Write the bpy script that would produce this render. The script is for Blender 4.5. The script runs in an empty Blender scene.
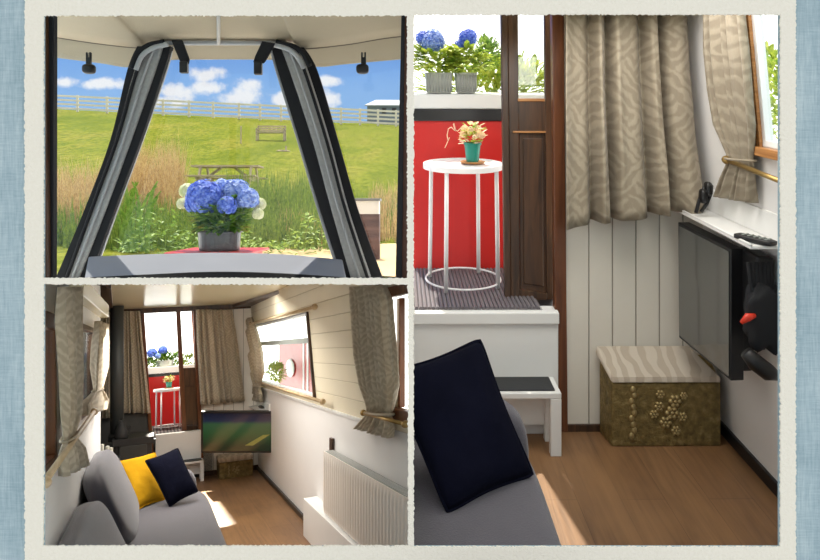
import bpy, math, random
from mathutils import Vector, Matrix, noise
random.seed(7)
rnd = random.random
def uni(a, b): return a + (b - a) * rnd()
SC = bpy.context.scene
COL = SC.collection
F, CX, CY = 700.0, 410.0, 210.0

# ------------------------------------------------------------------ camera
cam_d = bpy.data.cameras.new('camera'); cam = bpy.data.objects.new('camera', cam_d); COL.objects.link(cam)
cam_d.sensor_width = 36; cam_d.sensor_fit = 'HORIZONTAL'; cam_d.lens = 36 * F / 820
cam_d.shift_y = -(280 - CY) / 820
cam_d.clip_start = 0.05; cam_d.clip_end = 400
cam.rotation_euler = (math.pi / 2, 0, 0)
SC.camera = cam

# ------------------------------------------------------------------ world
W = bpy.data.worlds.new('sky'); SC.world = W; W.use_nodes = True
nt = W.node_tree; nt.nodes.clear()
def wn(t, **k):
    n = nt.nodes.new(t)
    for a, b in k.items(): setattr(n, a, b)
    return n
def wl(a, b): nt.links.new(a, b)
def wmath(op, a, b=None, c=None, clamp=False):
    n = wn('ShaderNodeMath', operation=op); n.use_clamp = clamp
    for i, v in enumerate((a, b, c)):
        if v is None: continue
        if isinstance(v, (int, float)): n.inputs[i].default_value = v
        else: wl(v, n.inputs[i])
    return n.outputs[0]
def wsmooth(v, a, b):
    n = wn('ShaderNodeMapRange', interpolation_type='SMOOTHSTEP'); wl(v, n.inputs[0])
    n.inputs[1].default_value = a; n.inputs[2].default_value = b
    return n.outputs[0]
def wmix(f, a, b):
    n = wn('ShaderNodeMix', data_type='RGBA')
    if isinstance(f, (int, float)): n.inputs[0].default_value = f
    else: wl(f, n.inputs[0])
    for i, v in ((6, a), (7, b)):
        if isinstance(v, tuple): n.inputs[i].default_value = (*v, 1)
        else: wl(v, n.inputs[i])
    return n.outputs[2]
tc = wn('ShaderNodeTexCoord'); sp = wn('ShaderNodeSeparateXYZ'); wl(tc.outputs['Generated'], sp.inputs[0])
dx, dy, dz = sp.outputs
ysafe = wmath('MAXIMUM', dy, 0.05)
u = wmath('DIVIDE', dx, ysafe); v = wmath('DIVIDE', dz, ysafe)
nz = wn('ShaderNodeTexNoise'); nz.inputs['Scale'].default_value = 26; nz.inputs['Detail'].default_value = 6; nz.inputs['Roughness'].default_value = .6
wl(tc.outputs['Generated'], nz.inputs['Vector'])
nzc = wmath('SUBTRACT', nz.outputs[0], .5)
cloud = None
for (px, py, rx, ry) in ((209, 88, 26, 9), (238, 98, 32, 12), (252, 84, 18, 10), (205, 75, 22, 9), (172, 92, 26, 10), (64, 82, 22, 8), (100, 84, 26, 6), (330, 80, 14, 7), (325, 100, 16, 11), (286, 100, 16, 9), (160, 100, 26, 10)):
    cu, cv = (px - CX) / F, (CY - py) / F
    a = wmath('DIVIDE', wmath('SUBTRACT', u, cu), rx / F); b = wmath('DIVIDE', wmath('SUBTRACT', v, cv), ry / F)
    r2_ = wmath('ADD', wmath('MULTIPLY', a, a), wmath('MULTIPLY', b, b))
    e = wmath('SUBTRACT', 1.0, wmath('SQRT', r2_))
    cloud = e if cloud is None else wmath('MAXIMUM', cloud, e)
cloud = wsmooth(wmath('ADD', cloud, wmath('MULTIPLY', nzc, 3.2)), -.05, .75)
blue = wmix(wsmooth(v, .13, .28), (.30, .53, .90), (.11, .31, .82))
skyc = wmix(wmath('MULTIPLY', cloud, .9), blue, (.98, .98, 1.0))
bank = wsmooth(u, -.003, 0.003)                                      # bright cloud bank to the right
skyc = wmix(bank, skyc, (2.2, 2.2, 2.1))
front = wmath('MULTIPLY', wsmooth(dz, -.03, .02), wsmooth(dy, 0.0, .4))
low = wmix(wsmooth(dy, -.1, .3), (.93, .93, .93), (3.6, 3.6, 3.4))
col = wmix(front, low, skyc)
bg = wn('ShaderNodeBackground'); wl(col, bg.inputs[0]); bg.inputs[1].default_value = 1.0
wo = wn('ShaderNodeOutputWorld'); wl(bg.outputs[0], wo.inputs[0])

SC.view_settings.view_transform = 'Standard'; SC.view_settings.look = 'None'
SC.view_settings.exposure = 0.0; SC.view_settings.gamma = 1.0; SC.view_settings.use_curve_mapping = False
SC.render.film_transparent = False
SC.cycles.max_bounces = 8; SC.cycles.transparent_max_bounces = 16; SC.cycles.sample_clamp_indirect = 4.0
SC.cycles.use_denoising = True

# ------------------------------------------------------------------ sun and lamps
def look(o, d):
    o.rotation_euler = Vector(d).to_track_quat('-Z', 'Y').to_euler()
sun_d = bpy.data.lights.new('sun', 'SUN'); sun = bpy.data.objects.new('sun', sun_d); COL.objects.link(sun)
sun_d.energy = 6.2; sun_d.angle = math.radians(.6); sun_d.color = (1, .93, .80)
sun.location = (-8, 30, 40); look(sun, (.20, -1, -2.35))

# ------------------------------------------------------------------ rooms
class Room:
    """a compartment with its own oblique floor; local x right, y deep, z up, eye at (0,0,h)"""
    def __init__(s, vx, vy, h):
        D = Vector(((vx - CX) / F, 1, (CY - vy) / F)); n = math.hypot(D.x, D.y); D /= n
        s.h = h
        s.L = Matrix(((D.y, D.x, 0), (-D.x, D.y, 0), (0, D.z, 1)))
        s.Li = s.L.inverted()
    def w(s, p): return s.L @ (Vector(p) - Vector((0, 0, s.h)))
    def ray(s, px, py): return s.Li @ Vector(((px - CX) / F, 1, (CY - py) / F))
    def y(s, px, py, d): r = s.ray(px, py); return r * (d / r.y) + Vector((0, 0, s.h))
    def x(s, px, py, d): r = s.ray(px, py); return r * (d / r.x) + Vector((0, 0, s.h))
    def z(s, px, py, d): r = s.ray(px, py); return r * ((d - s.h) / r.z) + Vector((0, 0, s.h))
    def fp(s, px, py, wy):
        """local point on an upright plane square to the view at world distance wy"""
        return s.Li @ Vector(((px - CX) / F * wy, wy, (CY - py) / F * wy)) + Vector((0, 0, s.h))
    def pl(s, px, py, n, c):
        """ray against plane n.p = c (p local)"""
        r = s.ray(px, py); n = Vector(n); e = Vector((0, 0, s.h))
        return e + r * ((c - n.dot(e)) / n.dot(r))
RW = Room(CX, CY, 0.0)        # upright world, eye at the origin
R2 = Room(400, 70, 1.6)
R3 = Room(150, 352, 1.35)

def area(name, room, loc, d, sx, sy, en, colr=(1, 1, 1)):
    l = bpy.data.lights.new(name, 'AREA'); l.shape = 'RECTANGLE'; l.size = sx; l.size_y = sy; l.energy = en; l.color = colr
    o = bpy.data.objects.new(name, l); COL.objects.link(o); o.location = room.w(loc); look(o, room.L @ Vector(d)); return o
def spot(name, room, loc, to, en, ang, blend=.1, rad=.02, colr=(1, .93, .8)):
    l = bpy.data.lights.new(name, 'SPOT'); l.energy = en; l.spot_size = math.radians(ang); l.spot_blend = blend; l.shadow_soft_size = rad; l.color = colr
    o = bpy.data.objects.new(name, l); COL.objects.link(o); o.location = room.w(loc); look(o, room.w(to) - room.w(loc)); return o
area('fill_light_saloon', R3, (.45, 5.6, 1.70), (0, 0, -1), .6, 3.2, 58, (1, .96, .90))  # added fill to brighten the saloon, no lamp fitting hangs here
area('fill_light_cabin', R2, (.75, 2.35, 1.92), (0, .05, -1), .9, .9, 15, (1, .97, .93))  # added fill for the cabin, stands for no real lamp
spot('deck_sunlight_saloon', R3, (.335, 8.75, 2.5), (.43, 6.25, 0), 4500, 20)
spot('deck_sunlight_table', R3, (.1, 8.5, 2.45), (.15, 8.28, .5), 260, 44)

# ------------------------------------------------------------------ materials
MATS = {}
def srgb(r, g, b):
    f = lambda c: ((c / 255 + .055) / 1.055) ** 2.4 if c > 10 else c / 255 / 12.92
    return (f(r), f(g), f(b))
class NT:
    def __init__(s, name):
        s.m = bpy.data.materials.new(name); s.m.use_nodes = True; s.t = s.m.node_tree; s.b = s.t.nodes['Principled BSDF']; s.out = s.t.nodes['Material Output']
        a = s.t.nodes.new('ShaderNodeAttribute'); a.attribute_name = 'P'; s.P = a.outputs['Vector']
    def n(s, t, **k):
        x = s.t.nodes.new(t)
        for a, b in k.items(): setattr(x, a, b)
        return x
    def link(s, a, b): s.t.links.new(a, b)
    def mp(s, scale=(1, 1, 1), rot=(0, 0, 0), loc=(0, 0, 0)):
        x = s.n('ShaderNodeMapping'); s.link(s.P, x.inputs[0]); x.inputs['Scale'].default_value = scale; x.inputs['Rotation'].default_value = rot; x.inputs['Location'].default_value = loc
        return x.outputs[0]
    def noise(s, vec, scale, detail=4, rough=.55, dist=0):
        x = s.n('ShaderNodeTexNoise'); s.link(vec, x.inputs['Vector']); x.inputs['Scale'].default_value = scale; x.inputs['Detail'].default_value = detail; x.inputs['Roughness'].default_value = rough; x.inputs['Distortion'].default_value = dist
        return x.outputs[0]
    def wave(s, vec, scale, dist=0, detail=2, dscale=1, typ='BANDS', direc='X', prof='SIN'):
        x = s.n('ShaderNodeTexWave', wave_type=typ, wave_profile=prof)
        if typ == 'BANDS': x.bands_direction = direc
        s.link(vec, x.inputs['Vector']); x.inputs['Scale'].default_value = scale; x.inputs['Distortion'].default_value = dist; x.inputs['Detail'].default_value = detail; x.inputs['Detail Scale'].default_value = dscale
        return x.outputs[1]
    def ramp(s, v, stops, interp='LINEAR'):
        x = s.n('ShaderNodeValToRGB'); x.color_ramp.interpolation = interp; s.link(v, x.inputs[0]); e = x.color_ramp.elements
        while len(e) < len(stops): e.new(.5)
        for i, (p, c) in enumerate(stops):
            e[i].position = p; e[i].color = (*c, 1) if isinstance(c, tuple) else (c, c, c, 1)
        return x.outputs[0]
    def mix(s, f, a, b, mode='MIX'):
        x = s.n('ShaderNodeMix', data_type='RGBA', blend_type=mode)
        if isinstance(f, (int, float)): x.inputs[0].default_value = f
        else: s.link(f, x.inputs[0])
        for i, vv in ((6, a), (7, b)):
            if isinstance(vv, tuple): x.inputs[i].default_value = (*vv, 1)
            else: s.link(vv, x.inputs[i])
        return x.outputs[2]
    def math(s, op, a, b=None, clamp=False):
        x = s.n('ShaderNodeMath', operation=op); x.use_clamp = clamp
        for i, vv in enumerate((a, b)):
            if vv is None: continue
            if isinstance(vv, (int, float)): x.inputs[i].default_value = vv
            else: s.link(vv, x.inputs[i])
        return x.outputs[0]
    def color(s, v):
        if isinstance(v, tuple): s.b.inputs['Base Color'].default_value = (*v, 1)
        else: s.link(v, s.b.inputs['Base Color'])
    def bump(s, v, dist=.002, strength=1):
        x = s.n('ShaderNodeBump'); x.inputs['Distance'].default_value = dist; x.inputs['Strength'].default_value = strength; s.link(v, x.inputs['Height']); s.link(x.outputs[0], s.b.inputs['Normal'])
    def set(s, **k):
        for a, b in k.items(): s.b.inputs[a.replace('_', ' ')].default_value = b
        return s
def plain(name, c, rough=.5, metal=0, noise_amt=.12, nscale=8, bump=0, bscale=60, **k):
    if name in MATS: return MATS[name]
    t = NT(name); c2 = tuple(x * (1 - noise_amt) for x in c); c3 = tuple(min(1, x * (1 + noise_amt)) for x in c)
    t.color(t.mix(t.noise(t.P, nscale), c2, c3)); t.set(Roughness=rough, Metallic=metal, **k)
    if bump: t.bump(t.noise(t.P, bscale), bump)
    MATS[name] = t.m; return t.m

M = {}
def mk_paper():
    t = NT('cream paper'); n1 = t.noise(t.P, 160, 5, .7); n2 = t.noise(t.P, 25, 3)
    t.color(t.mix(n1, srgb(238, 235, 218), srgb(255, 254, 244))); t.set(Roughness=.95); t.bump(t.math('ADD', n1, n2), .004); return t.m
M['paper'] = mk_paper()
def mk_canvas():
    t = NT('blue brushed canvas'); v1 = t.mp((300, 1, 24)); v2 = t.mp((30, 1, 420))
    a = t.noise(v1, 1, 3); b = t.noise(v2, 1, 3); c = t.noise(t.mp((14, 1, 5)), 1, 4)
    m = t.math('ADD', t.math('MULTIPLY', a, .4), t.math('ADD', t.math('MULTIPLY', b, .3), t.math('MULTIPLY', c, .5)))
    t.color(t.ramp(m, [(.35, srgb(128, 156, 168)), (.6, srgb(162, 186, 196)), (.8, srgb(190, 210, 216))])); t.set(Roughness=.9); t.bump(m, .004); return t.m
M['canvas'] = mk_canvas()
def mk_planks():
    t = NT('oak laminate planks'); br = t.n('ShaderNodeTexBrick'); t.link(t.mp((1, 1, 1), (0, 0, math.pi / 2)), br.inputs['Vector'])
    br.inputs['Scale'].default_value = 1; br.inputs['Brick Width'].default_value = 1.3; br.inputs['Row Height'].default_value = .165; br.inputs['Mortar Size'].default_value = .001; br.offset = .37
    br.inputs['Color1'].default_value = (*srgb(146, 110, 76), 1); br.inputs['Color2'].default_value = (*srgb(128, 94, 64), 1); br.inputs['Mortar'].default_value = (*srgb(84, 60, 42), 1)
    g = t.noise(t.mp((26, 1.6, 1)), 1, 6, .6, 1.2); k = t.noise(t.mp((3, 1.2, 1)), 1.4, 3)
    c = t.mix(t.ramp(g, [(.3, .6), (.66, 0.0)]), br.outputs[0], srgb(84, 58, 38)); c = t.mix(t.ramp(k, [(.45, 0.0), (.72, .65)]), c, srgb(158, 118, 78))
    t.color(c); t.set(Roughness=.42); t.bump(g, .0008); return t.m
M['planks'] = mk_planks()
def mk_curtain(name, base, light, sc=1.0):
    t = NT(name)
    w = t.wave(t.mp((1, .25, 1), (0, .75, 0)), 9 * sc, 5.5, 3, 1.8); w2 = t.wave(t.mp((1, .25, .8), (0, -.95, 0)), 9 * sc, 6, 3, 1.7); w3 = t.wave(t.mp((1, .25, .7), (0, .1, 0)), 3 * sc, 12, 3, 1.2)
    sel = t.ramp(t.noise(t.mp((1, .3, .55)), 9 * sc, 1), [(.47, 0.0), (.53, 1.0)])
    m = t.mix(sel, w, w2); m = t.mix(.35, m, w3); m = t.ramp(m, [(.30, 0.0), (.72, 1.0)])
    fine = t.noise(t.mp((1, 1, .25)), 260, 2)
    c = t.mix(m, base, light); c = t.mix(t.math('MULTIPLY', fine, .3), c, tuple(x * .6 for x in base)); t.color(c)
    t.set(Roughness=.7, Sheen_Weight=.2); t.bump(t.math('ADD', fine, m), .0008)
    # a little light passes the cloth
    tr = t.n('ShaderNodeBsdfTranslucent'); t.link(c, tr.inputs[0]); mx = t.n('ShaderNodeMixShader'); mx.inputs[0].default_value = .28
    t.link(t.b.outputs[0], mx.inputs[1]); t.link(tr.outputs[0], mx.inputs[2]); t.link(mx.outputs[0], t.out.inputs[0])
    return t.m
M['curtain'] = mk_curtain('beige leaf curtain cloth', srgb(164, 151, 130), srgb(188, 175, 153))
M['curtain_s'] = mk_curtain('beige leaf curtain cloth fine', srgb(206, 190, 162), srgb(228, 214, 190), 1.6)
def mk_boards(name, axis, pitch, c, groove):
    t = NT(name); sx = t.n('ShaderNodeSeparateXYZ'); t.link(t.P, sx.inputs[0]); v_ = t.math('FRACT', t.math('DIVIDE', sx.outputs[axis], pitch))
    g = t.ramp(v_, [(0, 0.0), (.035, 1.0), (.965, 1.0), (1, 0.0)])
    base = t.mix(t.noise(t.P, 6), tuple(x * .93 for x in c), c)
    t.color(t.mix(g, groove, base)); t.set(Roughness=.5); t.bump(g, .003); return t.m
M['boards_v'] = mk_boards('painted vertical boards', 0, .105, srgb(232, 226, 214), srgb(120, 108, 94))
M['boards_h'] = mk_boards('painted horizontal boards', 2, .10, srgb(244, 234, 208), srgb(204, 190, 160))
M['white_wall'] = plain('white wall paint', srgb(238, 236, 234), .55, noise_amt=.02)
M['white_paint'] = plain('white gloss paint', srgb(240, 240, 238), .35, noise_amt=.03)
M['white_metal'] = plain('white enamelled metal', srgb(245, 245, 245), .3, noise_amt=.02)
M['ceiling'] = plain('cream gloss ceiling', srgb(240, 230, 196), .22, noise_amt=.05, nscale=3)
def mk_wood(name, a, b, rough=.35, sc=(30, 30, 2.5)):
    t = NT(name); g = t.noise(t.mp(sc), 1, 6, .6, .8); t.color(t.ramp(g, [(.3, a), (.7, b)])); t.set(Roughness=rough); t.bump(g, .0006); return t.m
M['dark_wood'] = mk_wood('dark stained hardwood', srgb(38, 24, 16), srgb(92, 62, 38))
M['brown_wood'] = mk_wood('red brown hardwood', srgb(78, 42, 22), srgb(122, 72, 40))
M['honey_wood'] = mk_wood('honey varnished wood', srgb(150, 96, 50), srgb(206, 150, 92), .35, (4, 4, 60))
M['rail_wood'] = mk_wood('pale wood rail', srgb(176, 146, 104), srgb(222, 196, 156), .4, (10, 3, 60))
M['grey_wood'] = mk_wood('weathered grey timber', srgb(146, 130, 108), srgb(214, 200, 176), .8, (4, 40, 40))
M['fence_wood'] = mk_wood('pale weathered fence timber', srgb(206, 202, 188), srgb(246, 244, 234), .8, (1, 20, 20))
M['red_paint'] = plain('red gloss paint', srgb(206, 34, 30), .35, noise_amt=.06)
M['black_paint'] = plain('black gloss paint', srgb(22, 22, 26), .3)
M['black_plastic'] = plain('black plastic', srgb(20, 20, 22), .4)
M['black_fabric'] = plain('black webbing', srgb(18, 19, 24), .8, bump=.001, bscale=300)
M['iron'] = plain('cast iron', srgb(38, 38, 38), .75, bump=.001)
M['pipe'] = plain('dark flue pipe enamel', srgb(52, 54, 52), .55)
M['slate'] = plain('dark grey surround tile', srgb(74, 74, 72), .7)
M['brass'] = plain('aged brass rail', srgb(176, 146, 88), .35, .8)
M['grey_vinyl'] = plain('grey vinyl', srgb(122, 124, 128), .5, noise_amt=.1)
M['grey_web'] = plain('dark grey woven strip', srgb(158, 158, 156), .6, noise_amt=.25, nscale=90, bump=.001)
M['light_vinyl'] = plain('pale grey vinyl', srgb(170, 172, 174), .45)
M['sill'] = plain('silver grey vinyl sill', srgb(134, 138, 150), .85, noise_amt=.06)
M['canopy'] = plain('cream canopy lining', srgb(172, 160, 137), .8, noise_amt=.06, nscale=5, bump=.001, bscale=200)
M['seam'] = plain('brown seam tape', srgb(96, 86, 74), .8)
def mk_sofa():
    t = NT('slate grey sofa fabric'); a = t.noise(t.P, 220, 3); b = t.noise(t.P, 7, 4)
    t.color(t.mix(t.math('ADD', t.math('MULTIPLY', a, .5), t.math('MULTIPLY', b, .5)), srgb(66, 65, 74), srgb(104, 100, 108))); t.set(Roughness=.85, Sheen_Weight=.35); t.bump(a, .0012); return t.m
M['sofa'] = mk_sofa()
M['sofa_pipe'] = plain('grey sofa piping', srgb(98, 98, 110), .8)
def mk_velvet(name, c, c2):
    t = NT(name); b = t.noise(t.P, 9, 4); t.color(t.mix(b, c, c2)); t.set(Roughness=1.0, Specular_IOR_Level=0.08); t.bump(t.noise(t.P, 25, 4), .004); return t.m
M['navy'] = mk_velvet('navy velvet', srgb(8, 9, 22), srgb(19, 21, 38))
M['yellow'] = mk_velvet('mustard yellow velvet', srgb(158, 112, 14), srgb(204, 156, 30))
def mk_brass_box():
    t = NT('embossed aged brass'); n1 = t.noise(t.P, 30, 5); n2 = t.noise(t.P, 110, 3)
    t.color(t.ramp(n1, [(.3, srgb(98, 84, 50)), (.55, srgb(136, 116, 70)), (.75, srgb(168, 150, 102))])); t.set(Roughness=.5, Metallic=.45); t.bump(t.math('ADD', n2, t.math('MULTIPLY', n1, 2)), .004); return t.m
M['brass_box'] = mk_brass_box()
def mk_swirl():
    t = NT('beige swirl upholstery'); w = t.wave(t.mp((1, 1, 1)), 5, 9, 2, 1.1); m = t.ramp(w, [(.4, 0.0), (.6, 1.0)])
    t.color(t.mix(m, srgb(186, 172, 155), srgb(206, 194, 178))); t.set(Roughness=.8); t.bump(m, .001); return t.m
M['swirl'] = mk_swirl()
def mk_mat():
    t = NT('ribbed rubber mat'); w = t.wave(t.mp((1, .0, .0), (0, 0, 0)), 9, 0); w2 = t.wave(t.mp((0, 1, 0)), 40, 0, direc='Y')
    t.color(t.mix(w, srgb(30, 28, 34), srgb(112, 106, 104))); t.set(Roughness=.7); t.bump(t.math('ADD', w, t.math('MULTIPLY', w2, .3)), .01); return t.m
M['ribbed'] = mk_mat()
M['pot_grey'] = plain('dark glazed zinc pot', srgb(70, 72, 76), .3, .5, noise_amt=.3, nscale=20)
M['pot_zinc'] = plain('pale zinc trough', srgb(176, 178, 172), .4, .4, noise_amt=.25, nscale=14)
M['teal'] = plain('teal glazed pot', srgb(30, 128, 112), .3)
M['soil'] = plain('dark soil', srgb(48, 36, 26), .9)
def mk_leaf(name, a, b, trans=.35, nsc=23):
    t = NT(name); c = t.mix(t.ramp(t.noise(t.P, nsc, 3), [(.32, 0.0), (.68, 1.0)]), a, b); t.color(c); t.set(Roughness=.5)
    tr = t.n('ShaderNodeBsdfTranslucent'); t.link(c, tr.inputs[0]); mx = t.n('ShaderNodeMixShader'); mx.inputs[0].default_value = trans
    t.link(t.b.outputs[0], mx.inputs[1]); t.link(tr.outputs[0], mx.inputs[2]); t.link(mx.outputs[0], t.out.inputs[0]); return t.m
M['leaf'] = mk_leaf('hydrangea leaf', srgb(44, 92, 30), srgb(120, 160, 52))
M['leaf_y'] = mk_leaf('lime leaf', srgb(110, 150, 40), srgb(206, 214, 90))
M['petal_blue'] = mk_leaf('blue hydrangea petal', srgb(44, 84, 204), srgb(136, 166, 244), .3, 70)
M['petal_pale'] = mk_leaf('pale blue hydrangea petal', srgb(72, 118, 216), srgb(190, 210, 246), .3, 70)
M['petal_cream'] = mk_leaf('cream hydrangea petal', srgb(212, 220, 170), srgb(246, 246, 226))
M['petal_pink'] = mk_leaf('pale pink petal', srgb(246, 210, 190), srgb(255, 240, 200))
M['hedge'] = mk_leaf('hedge leaf', srgb(74, 116, 44), srgb(170, 196, 90))
def mk_field():
    t = NT('mown meadow'); n1 = t.noise(t.mp((1, .35, 1)), .35, 5); n2 = t.noise(t.mp((1, .35, 1)), 5, 5, .7)
    c = t.ramp(n1, [(.3, srgb(104, 116, 42)), (.5, srgb(130, 136, 52)), (.72, srgb(156, 146, 74))])
    c = t.mix(t.ramp(n2, [(.38, .75), (.6, 0.0)]), c, srgb(80, 98, 34)); t.color(c); t.set(Roughness=1.0, Specular_IOR_Level=0.0); t.bump(n2, .12); return t.m
M['field'] = mk_field()
M['blade_green'] = mk_leaf('green grass blade', srgb(70, 108, 34), srgb(160, 178, 76), .4)
M['blade_straw'] = mk_leaf('dry straw grass blade', srgb(170, 134, 84), srgb(226, 200, 144), .4)
M['reed'] = mk_leaf('broad reed leaf', srgb(110, 156, 44), srgb(176, 204, 92), .4)
M['gravel'] = plain('sandy gravel', srgb(212, 184, 140), .95, noise_amt=.12, nscale=40)
M['shed'] = plain('blue grey shed boards', srgb(118, 132, 150), .7, noise_amt=.2)
M['shed_roof'] = plain('pale sheet roof', srgb(176, 186, 196), .6)
M['brick'] = mk_wood('dark bollard boards', srgb(70, 50, 52), srgb(128, 98, 92), .8, (3, 3, 22))
M['radiator'] = plain('white radiator enamel', srgb(244, 236, 226), .3, noise_amt=.02)
M['grille'] = plain('grey radiator grille', srgb(150, 156, 150), .45, noise_amt=.2, nscale=60)
M['orange'] = plain('orange red plastic tag', srgb(226, 60, 36), .4)
M['brass_raised'] = plain('worn bright brass relief', srgb(166, 146, 100), .4, .5)
M['rib_rubber'] = plain('grey ribbed rubber', srgb(112, 106, 110), .6)
M['candle'] = plain('pale candle wax', srgb(214, 210, 196), .5)
M['tread'] = plain('charcoal rubber tread', srgb(50, 52, 54), .8, bump=.001)
def mk_glass(name, tint, refl=.06, alpha=.04):
    m = bpy.data.materials.new(name); m.use_nodes = True; t = m.node_tree; t.nodes.clear()
    tr = t.nodes.new('ShaderNodeBsdfTransparent'); tr.inputs[0].default_value = (*tint, 1); gl = t.nodes.new('ShaderNodeBsdfGlossy'); gl.inputs['Roughness'].default_value = .03
    mx = t.nodes.new('ShaderNodeMixShader'); mx.inputs[0].default_value = refl; o = t.nodes.new('ShaderNodeOutputMaterial')
    t.links.new(tr.outputs[0], mx.inputs[1]); t.links.new(gl.outputs[0], mx.inputs[2]); t.links.new(mx.outputs[0], o.inputs[0]); return m
M['glass'] = mk_glass('window glass', (.97, .98, .97))
M['vinyl_clear'] = mk_glass('clear vinyl window', (.98, .98, .97), .03)
def mk_tv_off():
    t = NT('switched off tv screen'); t.color(srgb(66, 68, 66)); t.set(Roughness=.1, Specular_IOR_Level=1.0, IOR=1.8); return t.m
M['tv_off'] = mk_tv_off()

# ------------------------------------------------------------------ mesh builder
class MB:
    def __init__(s): s.v = []; s.f = []; s.sm = False
    def add(s, vs, fs, T=None):
        o = len(s.v)
        s.v += [Vector(T @ Vector(p)) if T is not None else Vector(p) for p in vs]
        s.f += [tuple(i + o for i in f) for f in fs]; return s
    def box(s, a, b, T=None):
        x0, x1 = sorted((a[0], b[0])); y0, y1 = sorted((a[1], b[1])); z0, z1 = sorted((a[2], b[2]))
        return s.add([(x0, y0, z0), (x1, y0, z0), (x1, y1, z0), (x0, y1, z0), (x0, y0, z1), (x1, y0, z1), (x1, y1, z1), (x0, y1, z1)],
                     [(0, 3, 2, 1), (4, 5, 6, 7), (0, 1, 5, 4), (1, 2, 6, 5), (2, 3, 7, 6), (3, 0, 4, 7)], T)
    def tube(s, pts, r, n=10, cap=True):
        pts = [Vector(p) for p in pts]; rr = r if isinstance(r, (list, tuple)) else [r] * len(pts); vs = []; fs = []
        up = None
        for i, p in enumerate(pts):
            t = (pts[min(i + 1, len(pts) - 1)] - pts[max(i - 1, 0)])
            if t.length < 1e-9: t = Vector((0, 0, 1))
            t.normalize()
            if up is None: up = Vector((0, 0, 1)) if abs(t.z) < .9 else Vector((1, 0, 0))
            a = t.cross(up); a.normalize(); b = a.cross(t); up = b
            for k in range(n):
                an = 2 * math.pi * k / n; vs.append(p + (a * math.cos(an) + b * math.sin(an)) * rr[i])
        for i in range(len(pts) - 1):
            for k in range(n): fs.append((i * n + k, i * n + (k + 1) % n, (i + 1) * n + (k + 1) % n, (i + 1) * n + k))
        if cap: fs.append(tuple(range(n))[::-1]); fs.append(tuple(range((len(pts) - 1) * n, len(pts) * n)))
        return s.add(vs, fs)
    def lathe(s, prof, c=(0, 0, 0), n=28, T=None):
        vs = []; fs = []; m = len(prof)
        for (r, z) in prof:
            for k in range(n):
                an = 2 * math.pi * k / n; vs.append((c[0] + r * math.cos(an), c[1] + r * math.sin(an), c[2] + z))
        for i in range(m - 1):
            for k in range(n): fs.append((i * n + k, i * n + (k + 1) % n, (i + 1) * n + (k + 1) % n, (i + 1) * n + k))
        fs.append(tuple(range(n))[::-1]); fs.append(tuple(range((m - 1) * n, m * n)))
        return s.add(vs, fs, T)
    def prism(s, pts, ext):
        """planar polygon pts, extruded by vector ext"""
        n = len(pts); e = Vector(ext); pts = [Vector(p) for p in pts]
        return s.add(pts + [p + e for p in pts], [tuple(range(n)), tuple(range(n, 2 * n))[::-1]] + [(i, i + n, (i + 1) % n + n, (i + 1) % n) for i in range(n)])
    def strip(s, A, B, ext):
        """ribbon between polylines A and B, extruded"""
        n = len(A); e = Vector(ext); A = [Vector(p) for p in A]; B = [Vector(p) for p in B]
        vs = A + B + [p + e for p in A] + [p + e for p in B]; fs = []
        for i in range(n - 1):
            fs += [(i, i + 1, n + i + 1, n + i), (2 * n + i, 3 * n + i, 3 * n + i + 1, 2 * n + i + 1), (i, 2 * n + i, 2 * n + i + 1, i + 1), (n + i, n + i + 1, 3 * n + i + 1, 3 * n + i)]
        fs += [(0, n, 3 * n, 2 * n), (n - 1, 3 * n - 1, 4 * n - 1, 2 * n - 1)]
        return s.add(vs, fs)
    def grid(s, fn, nu, nv, T=None):
        vs = [fn(i / nu, j / nv) for j in range(nv + 1) for i in range(nu + 1)]
        fs = [(j * (nu + 1) + i, j * (nu + 1) + i + 1, (j + 1) * (nu + 1) + i + 1, (j + 1) * (nu + 1) + i) for j in range(nv) for i in range(nu)]
        return s.add(vs, fs, T)
    def blob(s, c, r, e=2.0, n=24, m=14, T=None, wob=0):
        """superellipsoid"""
        sg = lambda x, p: math.copysign(abs(x) ** p, x)
        vs = []; fs = []; k = 2 / e
        for j in range(m + 1):
            ph = -math.pi / 2 + math.pi * j / m
            for i in range(n):
                th = 2 * math.pi * i / n
                x, y, z = sg(math.cos(ph), k) * sg(math.cos(th), k), sg(math.cos(ph), k) * sg(math.sin(th), k), sg(math.sin(ph), k)
                w_ = 1 + wob * (noise.noise(Vector((x * 2 + c[0] * 7, y * 2, z * 2 + c[2] * 5)))) if wob else 1
                vs.append((c[0] + r[0] * x * w_, c[1] + r[1] * y * w_, c[2] + r[2] * z * w_))
        for j in range(m):
            for i in range(n): fs.append((j * n + i, j * n + (i + 1) % n, (j + 1) * n + (i + 1) % n, (j + 1) * n + i))
        return s.add(vs, fs, T)
    def build(s, name, mat, room, parent=None, bev=0, smooth=False, sub=0, solid=0, segs=2, base=None):
        """bake local vertices into the world, keep local coords as attribute P"""
        ws = [room.w(p) for p in s.v]
        if parent is not None: o0 = Vector(parent['_o'])
        elif base is not None: o0 = Vector(base)
        else:
            xs = [p.x for p in ws]; ys = [p.y for p in ws]; o0 = Vector(((min(xs) + max(xs)) / 2, (min(ys) + max(ys)) / 2, min(p.z for p in ws)))
        me = bpy.data.meshes.new(name); me.from_pydata([p - o0 for p in ws], [], s.f); me.update()
        at = me.attributes.new('P', 'FLOAT_VECTOR', 'POINT'); at.data.foreach_set('vector', [c for p in s.v for c in p])
        me.materials.append(mat)
        import bmesh
        bm = bmesh.new(); bm.from_mesh(me); bmesh.ops.remove_doubles(bm, verts=bm.verts, dist=1e-6)
        if not solid and len(bm.faces) < 60000: bmesh.ops.recalc_face_normals(bm, faces=bm.faces)
        bm.to_mesh(me); bm.free()
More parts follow.
